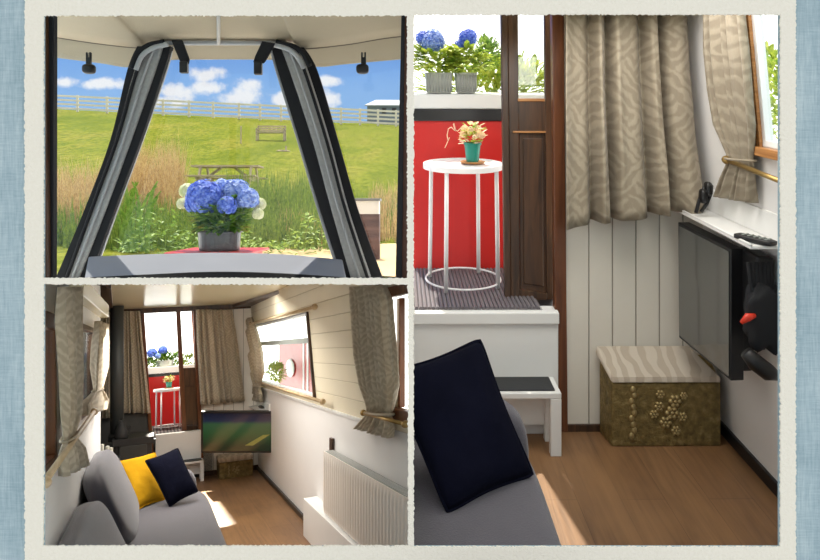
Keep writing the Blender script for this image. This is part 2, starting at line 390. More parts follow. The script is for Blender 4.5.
        if smooth: me.polygons.foreach_set('use_smooth', [True] * len(me.polygons))
        o = bpy.data.objects.new(name, me); COL.objects.link(o)
        if parent is not None: o.parent = parent
        else: o.location = o0
        o['_o'] = tuple(o0); o['_r'] = {id(RW): 1, id(R2): 2, id(R3): 3}[id(room)]
        if solid: md = o.modifiers.new('solid', 'SOLIDIFY'); md.thickness = solid; md.offset = 0
        if bev: md = o.modifiers.new('bevel', 'BEVEL'); md.width = bev; md.segments = segs; md.limit_method = 'ANGLE'; md.angle_limit = math.radians(35)
        if sub: md = o.modifiers.new('sub', 'SUBSURF'); md.levels = sub; md.render_levels = sub
        return o
def tag(o, label, cat, group=None, kind=None):
    o['label'] = label; o['category'] = cat
    if group: o['group'] = group
    if kind: o['kind'] = kind
    return o
def thing(name, label, cat, room, loc, group=None):
    o = bpy.data.objects.new(name, None); COL.objects.link(o); p = room.w(loc); o.location = p; o['_o'] = tuple(p); o.empty_display_size = .05
    return tag(o, label, cat, group)
def st(o): o['kind'] = 'structure'; return o
def T3(loc, rx=0, ry=0, rz=0, ax=None):
    return Matrix.Translation(loc) @ Matrix.Rotation(rz, 4, 'Z') @ Matrix.Rotation(ry, 4, 'Y') @ Matrix.Rotation(rx, 4, 'X')
def frame(origin, X, Y, Z):
    X, Y, Z = Vector(X), Vector(Y), Vector(Z)
    return Matrix(((X.x, Y.x, Z.x, origin[0]), (X.y, Y.y, Z.y, origin[1]), (X.z, Y.z, Z.z, origin[2]), (0, 0, 0, 1)))
def leafv(c, d, up, l, w):
    """a folded leaf: 6 verts"""
    d = Vector(d).normalized(); s_ = d.cross(Vector(up)); s_ = s_.normalized() if s_.length > 1e-4 else Vector((1, 0, 0)); n_ = s_.cross(d)
    c = Vector(c); return ([c, c + d * l * .35 + s_ * w / 2 + n_ * w * .12, c + d * l * .75 + s_ * w * .38, c + d * l - n_ * l * .12, c + d * l * .75 - s_ * w * .38, c + d * l * .35 - s_ * w / 2 + n_ * w * .12, c + d * l * .4 - n_ * w * .08], [(0, 1, 6), (1, 2, 6), (2, 3, 6), (3, 4, 6), (4, 5, 6), (5, 0, 6)])
def bloom(m, c, r, nf=130, fs=.013):
    """a mophead made of four-petalled florets"""
    for i in range(nf):
        z = 1 - 1.75 * (i + .5) / nf; a = i * 2.39996; q = math.sqrt(max(0, 1 - z * z)); n = Vector((q * math.cos(a), q * math.sin(a), z)); n = (n + Vector((uni(-.1, .1), uni(-.1, .1), uni(-.1, .1)))).normalized()
        p = Vector(c) + n * r * uni(.9, 1.06); t1 = n.orthogonal().normalized(); t1.rotate(Matrix.Rotation(rnd() * 6.28, 3, n)); t2 = n.cross(t1)
        for k in range(4):
            d = t1 * math.cos(k * math.pi / 2) + t2 * math.sin(k * math.pi / 2); e = t1 * math.cos(k * math.pi / 2 + .8) + t2 * math.sin(k * math.pi / 2 + .8); g = t1 * math.cos(k * math.pi / 2 - .8) + t2 * math.sin(k * math.pi / 2 - .8)
            o = len(m.v); m.v += [p, p + e * fs * .75 + n * fs * .2, p + d * fs + n * fs * .05, p + g * fs * .75 + n * fs * .2]; m.f.append((o, o + 1, o + 2, o + 3))

# ================================================================== mount and canvas
MY = 1.5
def wp(px, py, y=MY): return RW.y(px, py, y)
def deckle(x0, y0, x1, y1, amp=.9, step=1.6):
    pts = []; cs = [(x0, y0), (x1, y0), (x1, y1), (x0, y1)]
    for i in range(4):
        a, b = Vector(cs[i]), Vector(cs[(i + 1) % 4]); L_ = (b - a).length; n = max(2, int(L_ / step)); d = (b - a) / n; nn = Vector((d.y, -d.x)).normalized()
        for k in range(n):
            p = a + d * k
            if k: p = p + nn * (amp * 1.1 * noise.noise(Vector((p.x * .55, p.y * .55, i * 9))) + uni(-.55, .55) * amp)
            pts.append((p.x, p.y))
    return pts
def sheet(name, outer, holes, y, thick, mat):
    import bmesh
    bm = bmesh.new(); edges = []
    for lp in [outer] + holes:
        vs = [bm.verts.new(wp(px, py, y)) for px, py in lp]
        for i in range(len(vs)): edges.append(bm.edges.new((vs[i], vs[(i + 1) % len(vs)])))
    bmesh.ops.triangle_fill(bm, use_beauty=True, edges=edges, normal=(0, -1, 0))
    r = bmesh.ops.extrude_face_region(bm, geom=list(bm.faces)); bmesh.ops.translate(bm, vec=(0, thick, 0), verts=[g for g in r['geom'] if isinstance(g, bmesh.types.BMVert)])
    bmesh.ops.recalc_face_normals(bm, faces=bm.faces)
    me = bpy.data.meshes.new(name); bm.to_mesh(me); bm.free()
    at = me.attributes.new('P', 'FLOAT_VECTOR', 'POINT'); at.data.foreach_set('vector', [c for v_ in me.vertices for c in v_.co])
    me.materials.append(mat); o = bpy.data.objects.new(name, me); COL.objects.link(o); return o
OPEN = [(43.3, 15.5, 407, 278), (43.3, 284.5, 408, 546), (413.8, 14.5, 780.6, 547)]
paper = sheet('paper_mount', deckle(24.5, -40, 796, 600), [deckle(*q) for q in OPEN], MY, .004, M['paper'])
tag(paper, 'cream textured paper mount with torn edges around three picture openings', 'paper mount')
big = [(a - 6, b - 4, c + 6, d + 4) for a, b, c, d in OPEN]
st(sheet('wall_front', [(-700, -500), (1500, -500), (1500, 1100), (-700, 1100)], [[(38, 10), (785, 10), (785, 552), (38, 552)]], MY + .006, .03, M['canvas']))
# boards parting the three compartments behind the mount
m = MB(); m.v = [wp(20, 280.4), wp(411, 280.4), wp(411, 280.4, 5.4), wp(20, 280.4, 5.4), wp(20, 282, ), wp(411, 282), wp(411, 282, 5.4), wp(20, 282, 5.4)]
for i in (0, 1, 4, 5): m.v[i] = m.v[i] * ((MY + .012) / MY)
m.f = [(0, 1, 2, 3), (4, 7, 6, 5), (0, 4, 5, 1), (1, 5, 6, 2), (2, 6, 7, 3), (3, 7, 4, 0)]
st(m.build('trim_1', M['white_paint'], RW))
m = MB(); k0 = (MY + .012) / MY
m.v = [wp(411.2, -190) * k0, wp(412.4, -190) * k0, wp(412.4, -90, 3.14), wp(411.2, -90, 3.14), wp(411.2, 600) * k0, wp(412.4, 600) * k0, wp(412.4, 600, 3.14), wp(411.2, 600, 3.14)]
m.f = [(0, 1, 2, 3), (4, 7, 6, 5), (0, 4, 5, 1), (1, 5, 6, 2), (2, 6, 7, 3), (3, 7, 4, 0)]
st(m.build('trim_2', M['white_paint'], RW))

# ================================================================== compartment 1: the view over the bow
def gz(px, d):
    kn = [(4.2, 279.3), (4.6, 276), (5.6, 263), (7, 255), (9, 243), (12, 218), (19, 193), (30, 158), (40, 135), (52, 118.5), (60, 117), (90, 121)]
    for i in range(len(kn) - 1):
        if d <= kn[i + 1][0]: break
    t = min(1, max(0, (d - kn[i][0]) / (kn[i + 1][0] - kn[i][0])))
    za = (CY - kn[i][1]) / F * kn[i][0]; zb = (CY - kn[i + 1][1]) / F * kn[i + 1][0]
    return za + (zb - za) * t - (px - 225) / 340 * 16 / F * d * min(1, max(0, (d - 12) / 30))
def gp(px, d, dz=0): return Vector(((px - CX) / F * d, d, gz(px, d) + dz))
m = MB(); ds = [4.2 + (5.8 * (i / 20)) for i in range(21)] + [10 + 80 * (i / 70) ** 1.4 for i in range(1, 71)]
m.grid(lambda u_, v_: gp(-20 + u_ * 431, ds[round(v_ * 90)], .05 * noise.noise(Vector((u_ * 14, ds[round(v_ * 90)] * .7, 0))) * min(1, ds[round(v_ * 90)] / 30)), 60, 90)
field = m.build('ground', M['field'], RW, smooth=True); field['kind'] = 'structure'
m = MB(); m.grid(lambda u_, v_: gp(245 + u_ * 166 - (1 - v_) * 12, 4.25 + 4.35 * v_ - .25 * noise.noise(Vector((u_ * 5, 3, 1))), .012), 30, 16)
o = m.build('path', M['gravel'], RW); o['kind'] = 'structure'
# tall grass at the bank: nobody could count it
def blades(m, n, pxr, dr, hr, w, lean=.25, clump=None):
    for _ in range(n):
        d = uni(*dr); px = uni(*pxr)
        if clump and noise.noise(Vector((px * .05, d * .8, clump))) < -.12: continue
        b = gp(px, d, -.02); h = uni(*hr) * (1 + .35 * noise.noise(Vector((px * .04, d, 3)))); a = rnd() * 6.28; ln = Vector((math.cos(a), math.sin(a), 0)) * h * uni(.05, lean)
        s_ = Vector((math.cos(a + 1.57), math.sin(a + 1.57), 0)) * w * uni(.6, 1.2) if rnd() < .5 else Vector((w, 0, 0))
        o = len(m.v); m.v += [b - s_ / 2, b + s_ / 2, b + ln * .35 + Vector((0, 0, h * .55)) + s_ * .4, b + ln * .35 + Vector((0, 0, h * .55)) - s_ * .4, b + ln + Vector((0, 0, h))]
        m.f += [(o, o + 1, o + 2, o + 3), (o + 3, o + 2, o + 4)]
m = MB(); blades(m, 5200, (90, 345), (7.6, 11), (.25, .62), .016, .3); blades(m, 1500, (45, 120), (8, 11), (.3, .62), .016); blades(m, 1200, (225, 335), (9, 12), (.5, .95), .016)
blades(m, 900, (335, 408), (9.5, 12), (.2, .55), .016)
o = m.build('tall_grass', M['blade_green'], RW); tag(o, 'tall green grass growing wild along the bank below the field', 'grass', kind='stuff')
m = MB(); blades(m, 1400, (50, 112), (8.5, 12), (.5, 1.05), .013); blades(m, 1500, (128, 182), (9.5, 12.5), (.6, 1.45), .012, .2); blades(m, 700, (280, 345), (8, 9.5), (.25, .5), .013); blades(m, 500, (370, 408), (9, 12), (.3, .7), .014)
o = m.build('dry_grass', M['blade_straw'], RW); tag(o, 'dry straw coloured seeding grass standing along the bank', 'grass', kind='stuff')
m = MB()
for _ in range(30):
    px = uni(118, 152); d = uni(7.2, 8.2); b = gp(px, d); h = uni(.35, .78); a = uni(-.9, .9); pts = []
    ln = Vector((math.sin(a), uni(-.3, .3), 0)) * h * uni(.3, .8)
    L_ = []; R_ = []
    for k in range(6):
        t = k / 5; c = b + ln * t ** 1.8 + Vector((0, 0, h * math.sin(t * 1.75) / math.sin(1.57))); w_ = .022 * (1 - t) ** .6; L_.append(c - Vector((w_, 0, 0))); R_.append(c + Vector((w_, 0, 0)))
    m.strip(L_, R_, (0, .004, 0))
tag(m.build('reeds', M['reed'], RW), 'clump of broad bright green reed leaves at the left end of the bank', 'reeds', kind='stuff')
# low scrub with daisies near the rim
m = MB()
for _ in range(800):
    px = uni(120, 345); d = uni(6.7, 7.6); c = gp(px, d, uni(0, .30) * (.35 + abs(noise.noise(Vector((px * .06, 5, 2)))) * 2)); a = rnd() * 6.28
    vs, fs = leafv(c, (math.cos(a), math.sin(a), uni(-.2, .8)), (0, 0, 1), uni(.05, .1), .03); m.add(vs, fs)
tag(m.build('low_weeds', M['hedge'], RW), 'low leafy weeds along the edge of the path', 'weeds', kind='stuff')

# post and rail fence along the hilltop
fr = thing('field_fence', 'long pale post and rail fence running along the hilltop', 'fence', RW, gp(225, 52))
fpx = [51, 77.5, 107, 135, 163, 189, 213, 239, 260, 281, 302, 322, 341, 360, 378, 396, 412]
for px in fpx:
    m = MB(); b = gp(px, 52); m.box((b.x - .08, 52 - .05, b.z - .2), (b.x + .08, 52.06, b.z + 1.22)); m.build('post', M['fence_wood'], RW, fr)
for hh in (.22, .52, .82, 1.12):
    m = MB()
    for i in range(len(fpx) - 1):
        a = gp(fpx[i], 51.9, hh); b = gp(fpx[i + 1], 51.9, hh)
        m.prism([a + Vector((0, 0, -.07)), b + Vector((0, 0, -.07)), b + Vector((0, 0, .07)), a + Vector((0, 0, .07))], (0, .04, 0))
    m.build('rail', M['fence_wood'], RW, fr)
# picnic table
D_ = 18.6; c = gp(228, D_); sx = .9
pt = thing('picnic_table', 'weathered wooden picnic table standing in the meadow behind the hydrangeas', 'picnic table', RW, c)
def pbox(name, a, b): m = MB(); m.box((c.x + a[0], c.y + a[1], c.z + a[2]), (c.x + b[0], c.y + b[1], c.z + b[2])); return m.build(name, M['grey_wood'], RW, pt, bev=.006)
m = MB()
for k in range(5): m.box((c.x - .88, c.y - .36 + k * .147, c.z + .70), (c.x + .88, c.y - .36 + k * .147 + .135, c.z + .745))
m.build('tabletop', M['grey_wood'], RW, pt)
for s_ in (-1, 1):
    pbox('bench', (-.9, s_ * .68 - .13, .42), (.9, s_ * .68 + .13, .465))
    pbox('crossbeam', (s_ * .62 - .03, -.75, .34), (s_ * .62 + .03, .75, .42))
    for q in (-1, 1):
        m = MB(); x0 = c.x + s_ * .66; m.prism([(x0, c.y + q * .30 - .05, c.z + .70), (x0, c.y + q * .30 + .05, c.z + .70), (x0, c.y + q * .72 + .05, c.z - .05), (x0, c.y + q * .72 - .05, c.z - .05)], (.045, 0, 0)); m.build('leg', M['grey_wood'], RW, pt)
    m = MB(); m.tube([(c.x + s_ * .62, c.y, c.z + .38), (c.x + s_ * .18, c.y, c.z + .70)], .04, 6); m.build('brace', M['grey_wood'], RW, pt)
# garden bench up the hill
D_ = 38; c = gp(271, D_)
gb = thing('garden_bench', 'grey wooden garden bench facing out from the upper field below the fence', 'bench', RW, c)
def gbx(name, a, b): m = MB(); m.box((c.x + a[0], c.y + a[1], c.z + a[2]), (c.x + b[0], c.y + b[1], c.z + b[2])); return m.build(name, M['grey_wood'], RW, gb)
gbx('seat', (-.75, -.25, .40), (.75, .22, .45))
m = MB()
for zz in (.52, .64, .76): m.box((c.x - .75, c.y + .2, c.z + zz), (c.x + .75, c.y + .24, c.z + zz + .07))
for k in range(7): m.box((c.x - .74 + k * .24, c.y + .21, c.z + .45), (c.x - .70 + k * .24, c.y + .23, c.z + .8))
m.build('backrest', M['grey_wood'], RW, gb)
for s_ in (-1, 1):
    for q in (-.25, .2): gbx('leg', (s_ * .74 - .035, q, -.02), (s_ * .74 + .035, q + .06, .62 if q < 0 else .84))
    gbx('armrest', (s_ * .74 - .04, -.28, .60), (s_ * .74 + .04, .24, .65))
m = MB(); b = gp(241, 36); m.tube([b + Vector((0, 0, -.05)), b + Vector((0, 0, .85))], .035, 8); m.tube([b + Vector((0, 0, .85)), b + Vector((0, 0, .9))], [.045, .01], 8)
tag(m.build('wooden_stake', M['grey_wood'], RW), 'thin upright wooden stake in the field left of the garden bench', 'stake')
m = MB(); b = gp(286, 33); m.tube([b + Vector((0, 0, -.05)), b + Vector((0, 0, .28))], .04, 8); m.blob(b + Vector((-.15, 0, .03)), (.32, .1, .05), wob=.4)
tag(m.build('earth_mound', M['grey_wood'], RW), 'small brown stump and bare patch in the field below the garden bench', 'stump')
# shed beyond the fence
D_ = 66; z0 = (CY - 122) / F * D_; xa = (365 - CX) / F * D_; xb = (411 - CX) / F * D_; zt = (CY - 105.5) / F * D_; zr = (CY - 101) / F * D_
sh = thing('barn', 'low blue grey barn with a pale sheet roof beyond the fence', 'barn', RW, ((xa + xb) / 2, D_, z0))
m = MB(); m.box((xa + .2, D_, z0 - .5), (xb, D_ + 4, zt)); m.build('wall', M['shed'], RW, sh)
m = MB(); m.prism([(xa, D_ - .3, zt - .1), (xb, D_ - .3, zt - .1), (xb, D_ + 2, zr + .3), (xa + .9, D_ + 2, zr + .3)], (0, .0, .12)); m.prism([(xa, D_ + 4.3, zt - .1), (xb, D_ + 4.3, zt - .1), (xb, D_ + 2, zr + .3), (xa + .9, D_ + 2, zr + .3)], (0, .0, .12)); m.build('roof', M['shed_roof'], RW, sh)
for k in range(3):
    m = MB(); x_ = xa + 1.6 + k * .95; m.box((x_, D_ - .05, zt - .75), (x_ + .4, D_ + .1, zt - .25)); m.build('window', M['black_paint'], RW, sh)
# bollard by the path
D_ = 6.0; b = gp(367.5, D_); hw = .105
bo = thing('service_bollard', 'brown boarded bollard with a white band and grey cap beside the sandy path', 'bollard', RW, b)
zz = lambda py: (CY - py) / F * D_
m = MB(); m.box((b.x - hw, D_ - hw, b.z - .05), (b.x + hw, D_ + hw, zz(214))); m.build('post', M['brick'], RW, bo, bev=.004)
m = MB(); m.box((b.x - hw * .98, D_ - hw * .98, zz(214)), (b.x + hw * .98, D_ + hw * .98, zz(201))); m.build('white_band', M['white_paint'], RW, bo, bev=.003)
m = MB(); m.box((b.x - hw * 1.1, D_ - hw * 1.15, zz(201)), (b.x + hw * 1.1, D_ + hw * 1.1, zz(198.5))); m.build('cap', M['grey_vinyl'], RW, bo, bev=.003)

# red bow locker with the hydrangea pot on it
D_ = 3.2; zp = (CY - 250.5) / F * D_
m = MB(); xa, xb = (176 - CX) / F * D_, (258 - CX) / F * D_
rb = thing('bow_locker', 'red painted locker on the bow under the hydrangea pot', 'locker', RW, ((xa + xb) / 2, D_, zp - .055))
m.box((xa + .02, D_ - .14, zp - .055), (xb - .02, D_ + .2, zp - .012)); m.build('body', M['red_paint'], RW, rb, bev=.006)
m = MB(); m.box((xa, D_ - .16, zp - .012), (xb, D_ + .26, zp)); m.build('lid', M['red_paint'], RW, rb, bev=.004)
def hydrangea(room, c, r, ht, label, name, blooms, leafrange, pot, matpot, nleaf=420):
    """pot at c (base), radius r, height ht; blooms = (pos, radius, material)"""
    t = thing(name, label, 'potted plant', room, c)
    m = MB()
    if pot == 'round': m.lathe([(r * .90, 0), (r * .93, ht * .1), (r * .98, ht * .93), (r * 1.06, ht * .95), (r * 1.06, ht), (r * .95, ht), (r * .93, ht * .85), (0.001, ht * .84)], c, 36)
    m.build('pot', matpot, room, t, smooth=False)
    m = MB(); m.lathe([(r * .92, ht * .85), (r * .5, ht * .93), (.001, ht * .95)], c, 20); m.build('soil', M['soil'], room, t, smooth=True)
    m = MB(); sm = MB()
    for (p, br, _) in blooms:
        b0 = Vector(c) + Vector((uni(-.3, .3) * r, uni(-.3, .3) * r, ht * .9)); mid = (b0 + Vector(p)) / 2 + Vector((uni(-.02, .02), 0, 0)); sm.tube([b0, mid, Vector(p) - Vector((0, 0, br * .6))], .003, 6)
    sm.build('stem', M['leaf'], room, t)
    for k in range(nleaf):
        (cx_, cy_, cz_), (rx_, ry_, rz_) = leafrange
        a = rnd() * 6.28; q = math.sqrt(rnd()); p = Vector((cx_ + rx_ * q * math.cos(a), cy_ + ry_ * q * math.sin(a), cz_ + rz_ * uni(-1, 1))); dr = Vector((p.x - cx_, p.y - cy_, (p.z - cz_) * .6 + .03)).normalized() + Vector((uni(-.5, .5), uni(-.5, .5), uni(-.4, .5)))
        vs, fs = leafv(p, dr, (0, 0, 1), uni(.035, .07), uni(.022, .04)); m.add(vs, fs)
    m.build('foliage', M['leaf'], room, t)
    for (p, br, mt) in blooms:
        m = MB(); m.blob(p, (br * .7,) * 3, n=14, m=8); bloom(m, p, br, int(70 + br * 1300), max(.010, br * .24)); o_ = m.build('flower_head', mt, room, t)
        if mt is M['petal_cream']: o_['label'] = 'cream white flower head'
    return t
P_ = lambda px, py, d=3.2: RW.y(px, py, d)
bl = [(P_(205, 198, 3.15), .078, M['petal_blue']), (P_(236, 194, 3.2), .066, M['petal_pale']), (P_(222, 190, 3.28), .05, M['petal_pale']), (P_(248, 199, 3.15), .048, M['petal_pale']), (P_(227, 206, 3.1), .042, M['petal_blue']), (P_(193, 205, 3.2), .035, M['petal_blue']),
      (P_(187, 191, 3.28), .034, M['petal_cream']), (P_(183, 204, 3.22), .026, M['petal_cream']), (P_(260, 204, 3.2), .026, M['petal_cream']), (P_(258, 214, 3.15), .024, M['petal_cream'])]
hydrangea(RW, P_(219.5, 250.5), .098, .088, 'blue hydrangea in a dark round pot on the red bow locker', 'potted_hydrangea', bl, (P_(221, 216), (.10, .1, .065)), 'round', M['pot_grey'], 420)

# ------------------------------------------------------------------ the fabric hood
A = lambda pts, d: [RW.y(px, py, d) for px, py in pts]
def hoodstrip(name, L_, R_, d, th, mat, parent, **k):
    m = MB(); m.strip(A(L_, d), A(R_, d), (0, th, 0)); return m.build(name, mat, RW, parent, bev=k.pop('bev', .002), **k)
hood = thing('pram_hood', 'grey and black fabric pram hood with zipped sloping bars and cream lining', 'hood', RW, RW.y(215, 262, 2.3))
def curve(pts, n=24):
    out = []
    for i in range(len(pts) - 1):
        p0 = pts[max(i - 1, 0)]; p1 = pts[i]; p2 = pts[i + 1]; p3 = pts[min(i + 2, len(pts) - 1)]
        for k in range(n if i == len(pts) - 2 else n):
            t = k / n; f = lambda a, b, c, d_: .5 * ((2 * b) + (-a + c) * t + (2 * a - 5 * b + 4 * c - d_) * t * t + (-a + 3 * b - 3 * c + d_) * t ** 3)
            out.append((f(p0[0], p1[0], p2[0], p3[0]), f(p0[1], p1[1], p2[1], p3[1])))
    out.append(pts[-1]); return out
# sloping bars, left then right: (outer black, grey web, inner black, pale edge) by x at y = 45, 70, 140, 210, 279
def rows(xs, ys=(46, 70, 140, 210, 279)): return curve(list(zip(xs, ys)), 6)
left = dict(o=(137, 127, 110, 84, 55), a=(148, 134, 114.5, 89, 64), b=(162.5, 155, 130.5, 105, 78), c=(171, 164, 140.5, 114.5, 89), e=(173, 167, 143, 117.5, 93))
right = dict(e=(269, 275, 296.5, 317, 339), c=(271, 277.5, 299, 320, 342.5), b=(280, 289, 312, 331, 351), a=(296, 307, 329, 348, 371), o=(303, 317, 338, 358, 383))
for S in (left, right):
    hoodstrip('outer_webbing', rows(S['o']), rows(S['a']), 2.42, .02, M['black_fabric'], hood)
    hoodstrip('grey_bar', rows(S['a']), rows(S['b']), 2.38, .05, M['grey_web'], hood, bev=.008)
    hoodstrip('inner_webbing', rows(S['b']), rows(S['c']), 2.39, .03, M['black_fabric'], hood)
    hoodstrip('window_edge', rows(S['c']), rows(S['e']), 2.41, .01, M['light_vinyl'], hood)
    mid = [(a_ * .45 + b_ * .55, y_) for a_, b_, y_ in zip(S['a'], S['b'], (46, 70, 140, 210, 279))]; mid = curve(mid, 6)
    m = MB(); m.tube([RW.y(px, py, 2.375) for px, py in mid], .0045, 6); m.build('zip', M['light_vinyl'], RW, hood, smooth=True)
    mid = [(a_ * .85 + b_ * .15, y_) for a_, b_, y_ in zip(S['a'], S['b'], (46, 70, 140, 210, 279))]; mid = curve(mid, 6)
    m = MB(); m.tube([RW.y(px, py, 2.375) for px, py in mid], .006, 6); m.build('seam', M['black_fabric'], RW, hood, smooth=True)
# gathered tops
for pts in ([(131, 68), (137, 54), (149, 45), (164, 42)], [(136, 70), (142, 56), (153, 48), (168, 44)], [(310, 66), (303, 53), (292, 46), (276, 42)], [(304, 68), (297, 56), (288, 49), (272, 44)]):
    m = MB(); m.tube([RW.y(px, py, 2.36) for px, py in curve(pts, 6)], .009, 8); m.build('piping', M['black_fabric' if pts[0][0] in (131, 310) else 'light_vinyl'], RW, hood, smooth=True)
# roof lining, valance, bows
top = curve([(30, 33), (60, 38), (100, 44), (142, 48), (162, 43.5), (285, 43.5), (300, 49), (345, 45), (385, 38.5), (425, 34)], 6)
low = curve([(30, 54), (60, 58), (100, 63), (130, 67), (162, 60), (285, 60), (316, 66.5), (345, 64), (385, 60.5), (425, 57)], 6)
dd = lambda px: 2.44
ft = [RW.y(px, py, 2.44) for px, py in top]; fl = [RW.y(px, py, 2.5) for px, py in low]
m = MB(); n_ = len(ft)
def roofp(u_, v_):
    p = ft[min(n_ - 1, round(u_ * (n_ - 1)))]; y_ = 2.44 - v_ * .86
    return Vector((p.x, y_, p.z + .075 * math.sin(min(1, v_ * 1.2) * 1.57)))
m.grid(roofp, n_ - 1, 10); m.build('roof_lining', M['canopy'], RW, hood, smooth=True, solid=.004)
m = MB(); m.strip(ft, fl, (0, .006, 0)); m.build('valance', M['canopy'], RW, hood)
m = MB(); m.tube([p + Vector((0, -.006, 0)) for p in ft], .0035, 6); m.build('roof_seam', M['seam'], RW, hood, smooth=True)
m = MB(); m.tube([RW.y(160, 43, 2.41), RW.y(286, 43, 2.41)], .008, 10); m.build('cross_bow', M['light_vinyl'], RW, hood, smooth=True)
m = MB(); m.tube([RW.y(218.5, 43, 2.40), Vector((RW.y(218.5, 43, 1.7).x, 1.7, RW.y(218.5, 43, 2.4).z + .06))], .006, 8); m.build('ridge_bow', M['light_vinyl'], RW, hood, smooth=True)
for pts, bk in (([(171, 40), (182, 40), (189, 59), (188, 64), (180, 62), (175, 50)], (179, 61, 187, 72.5)), ([(262, 41), (275, 43), (265, 61), (263, 63), (253, 62), (255, 56)], (253.5, 61, 261.5, 74))):
    m = MB(); m.prism(A(pts, 2.345), (0, .012, 0)); s_ = m.build('strap', M['black_fabric'], RW, hood, bev=.002)
    m = MB(); m.prism(A([(bk[0], bk[1]), (bk[2], bk[1]), (bk[2], bk[3]), (bk[0], bk[3])], 2.335), (0, .022, 0)); b_ = m.build('buckle', M['black_plastic'], RW, hood, bev=.003)
# bottom sill, edging below and clear panes
m = MB(); m.strip(A(curve([(88, 257), (150, 254.5), (215, 253), (280, 254.5), (342, 260)], 8), 2.34), A(curve([(84, 279), (150, 275), (215, 272.5), (280, 274), (346, 279)], 8), 2.22), (0, .02, 0)); m.build('bottom_sill', M['sill'], RW, hood, bev=.004)
m = MB(); m.strip(A(curve([(84, 278), (150, 274.5), (215, 272), (280, 273.5), (346, 278)], 8), 2.21), A([(84 + i * 262 / 32, 279.8) for i in range(33)], 2.2), (0, .02, 0)); m.build('bottom_edging', M['black_fabric'], RW, hood)
for pts in ([(167, 58), (271, 58), (338, 258), (92, 258)], [(52, 52), (133, 66), (112, 140), (58, 279), (52, 279)], [(314, 64), (402, 58), (402, 279), (380, 279), (340, 150)]):
    m = MB(); m.prism(A(pts, 2.47), (0, .001, 0)); m.build('clear_window', M['vinyl_clear'], RW, hood)
# turn hooks hanging from the roof
for px, s_, lb in ((88, 1, 'small black hook clip hanging from the hood at the left'), (363.5, -1, 'small black hook clip hanging from the hood at the right')):
    t = thing('hook_clip', lb, 'hook clip', RW, RW.y(px, 66, 2.3), 'hook clips under the hood')
    m = MB(); m.prism(A([(px - 2.5, 52), (px - .8, 52), (px - .8, 57), (px + .8, 57), (px + .8, 52), (px + 2.5, 52), (px + 2.5, 64), (px - 2.5, 64)], 2.3), (0, .012, 0)); m.build('prong', M['black_plastic'], RW, t, bev=.002)
    m = MB(); c = RW.y(px + s_ * 1, 69, 2.3); m.blob((c.x, c.y, c.z), (.021, .016, .016), 3); m.build('body', M['black_plastic'], RW, t, smooth=True)
# dark doorway posts at both sides
m = MB(); m.prism(A([(36, 10), (44, 10), (46.5, 279), (36, 279)], 1.60), (0, .03, 0)); st(m.build('trim_3', M['dark_wood'], RW, bev=.003))
m = MB(); m.prism(A([(43, 10), (53.5, 10), (53, 279), (43, 279)], 1.62), (0, .02, 0)); st(m.build('trim_4', M['black_fabric'], RW, bev=.002))
m = MB(); m.prism(A([(402, 10), (410.6, 10), (410.6, 279), (396, 279)], 1.62), (0, .03, 0)); st(m.build('trim_5', M['brown_wood'], RW, bev=.003))
m = MB(); m.prism(A([(401.5, 10), (405, 10), (402, 279), (395.5, 279)], 1.6), (0, .02, 0)); st(m.build('trim_6', M['black_fabric'], RW, bev=.002))
# ================================================================== shared builders
def bx(m, room, r, y0, dep):
    """box whose front face spans a picture rectangle at local depth y0"""
    a = room.y(r[0], r[1], y0); b = room.y(r[2], r[3], y0); m.box((a.x, y0, b.z), (b.x, y0 + dep, a.z)); return m
def planar_wall(name, room, outer, holes, thick, mat):
    import bmesh
    bm = bmesh.new(); lay = bm.verts.layers.float_vector.new('P'); edges = []
    for lp in [outer] + holes:
        vs = []
        for p in lp:
            v_ = bm.verts.new(room.w(p)); v_[lay] = Vector(p); vs.append(v_)
        for i in range(len(vs)): edges.append(bm.edges.new((vs[i], vs[(i + 1) % len(vs)])))
    a, b, c = [room.w(p) for p in outer[:3]]; nn = (b - a).cross(c - a)
    bmesh.ops.triangle_fill(bm, use_beauty=True, edges=edges, normal=nn)
    r = bmesh.ops.extrude_face_region(bm, geom=list(bm.faces)); bmesh.ops.translate(bm, vec=room.L @ Vector(thick), verts=[g for g in r['geom'] if isinstance(g, bmesh.types.BMVert)])
    bmesh.ops.recalc_face_normals(bm, faces=bm.faces)
    me = bpy.data.meshes.new(name); bm.to_mesh(me); bm.free(); me.materials.append(mat)
    o = bpy.data.objects.new(name, me); COL.objects.link(o); o['_r'] = 3; return st(o)
def cloth(m, room, rows, fn, nrm, amp, folds, nu=90, seed=0, sub=5):
    """rows = (pxL, pxR, pyL, pyR, fold scale); fn(px, py) -> local point on the hanging plane"""
    rr = []
    for i in range(len(rows) - 1):
        for k in range(sub):
            t = k / sub; t = t * t * (3 - 2 * t) if False else t
            rr.append([a + (b - a) * t for a, b in zip(rows[i], rows[i + 1])])
    rr.append(list(rows[-1])); nrm = Vector(nrm)
    ph = [uni(0, 6) for _ in range(4)]
    def f(u_, v_):
        r = rr[round(v_ * (len(rr) - 1))]; w_ = u_ + .22 / folds * math.sin(2 * math.pi * (u_ * 2.3 + ph[0]))
        a = math.sin(2 * math.pi * folds * w_ + ph[1] + .5 * math.sin(v_ * 3 + ph[2])); b = math.sin(2 * math.pi * folds * 2.1 * w_ + ph[3])
        p = fn(r[0] + (r[1] - r[0]) * u_, r[2] + (r[3] - r[2]) * u_)
        return p + nrm * amp * r[4] * (a + .3 * b + .2 * noise.noise(Vector((u_ * 6, v_ * 4, seed))))
    m.grid(f, nu, len(rr) - 1)
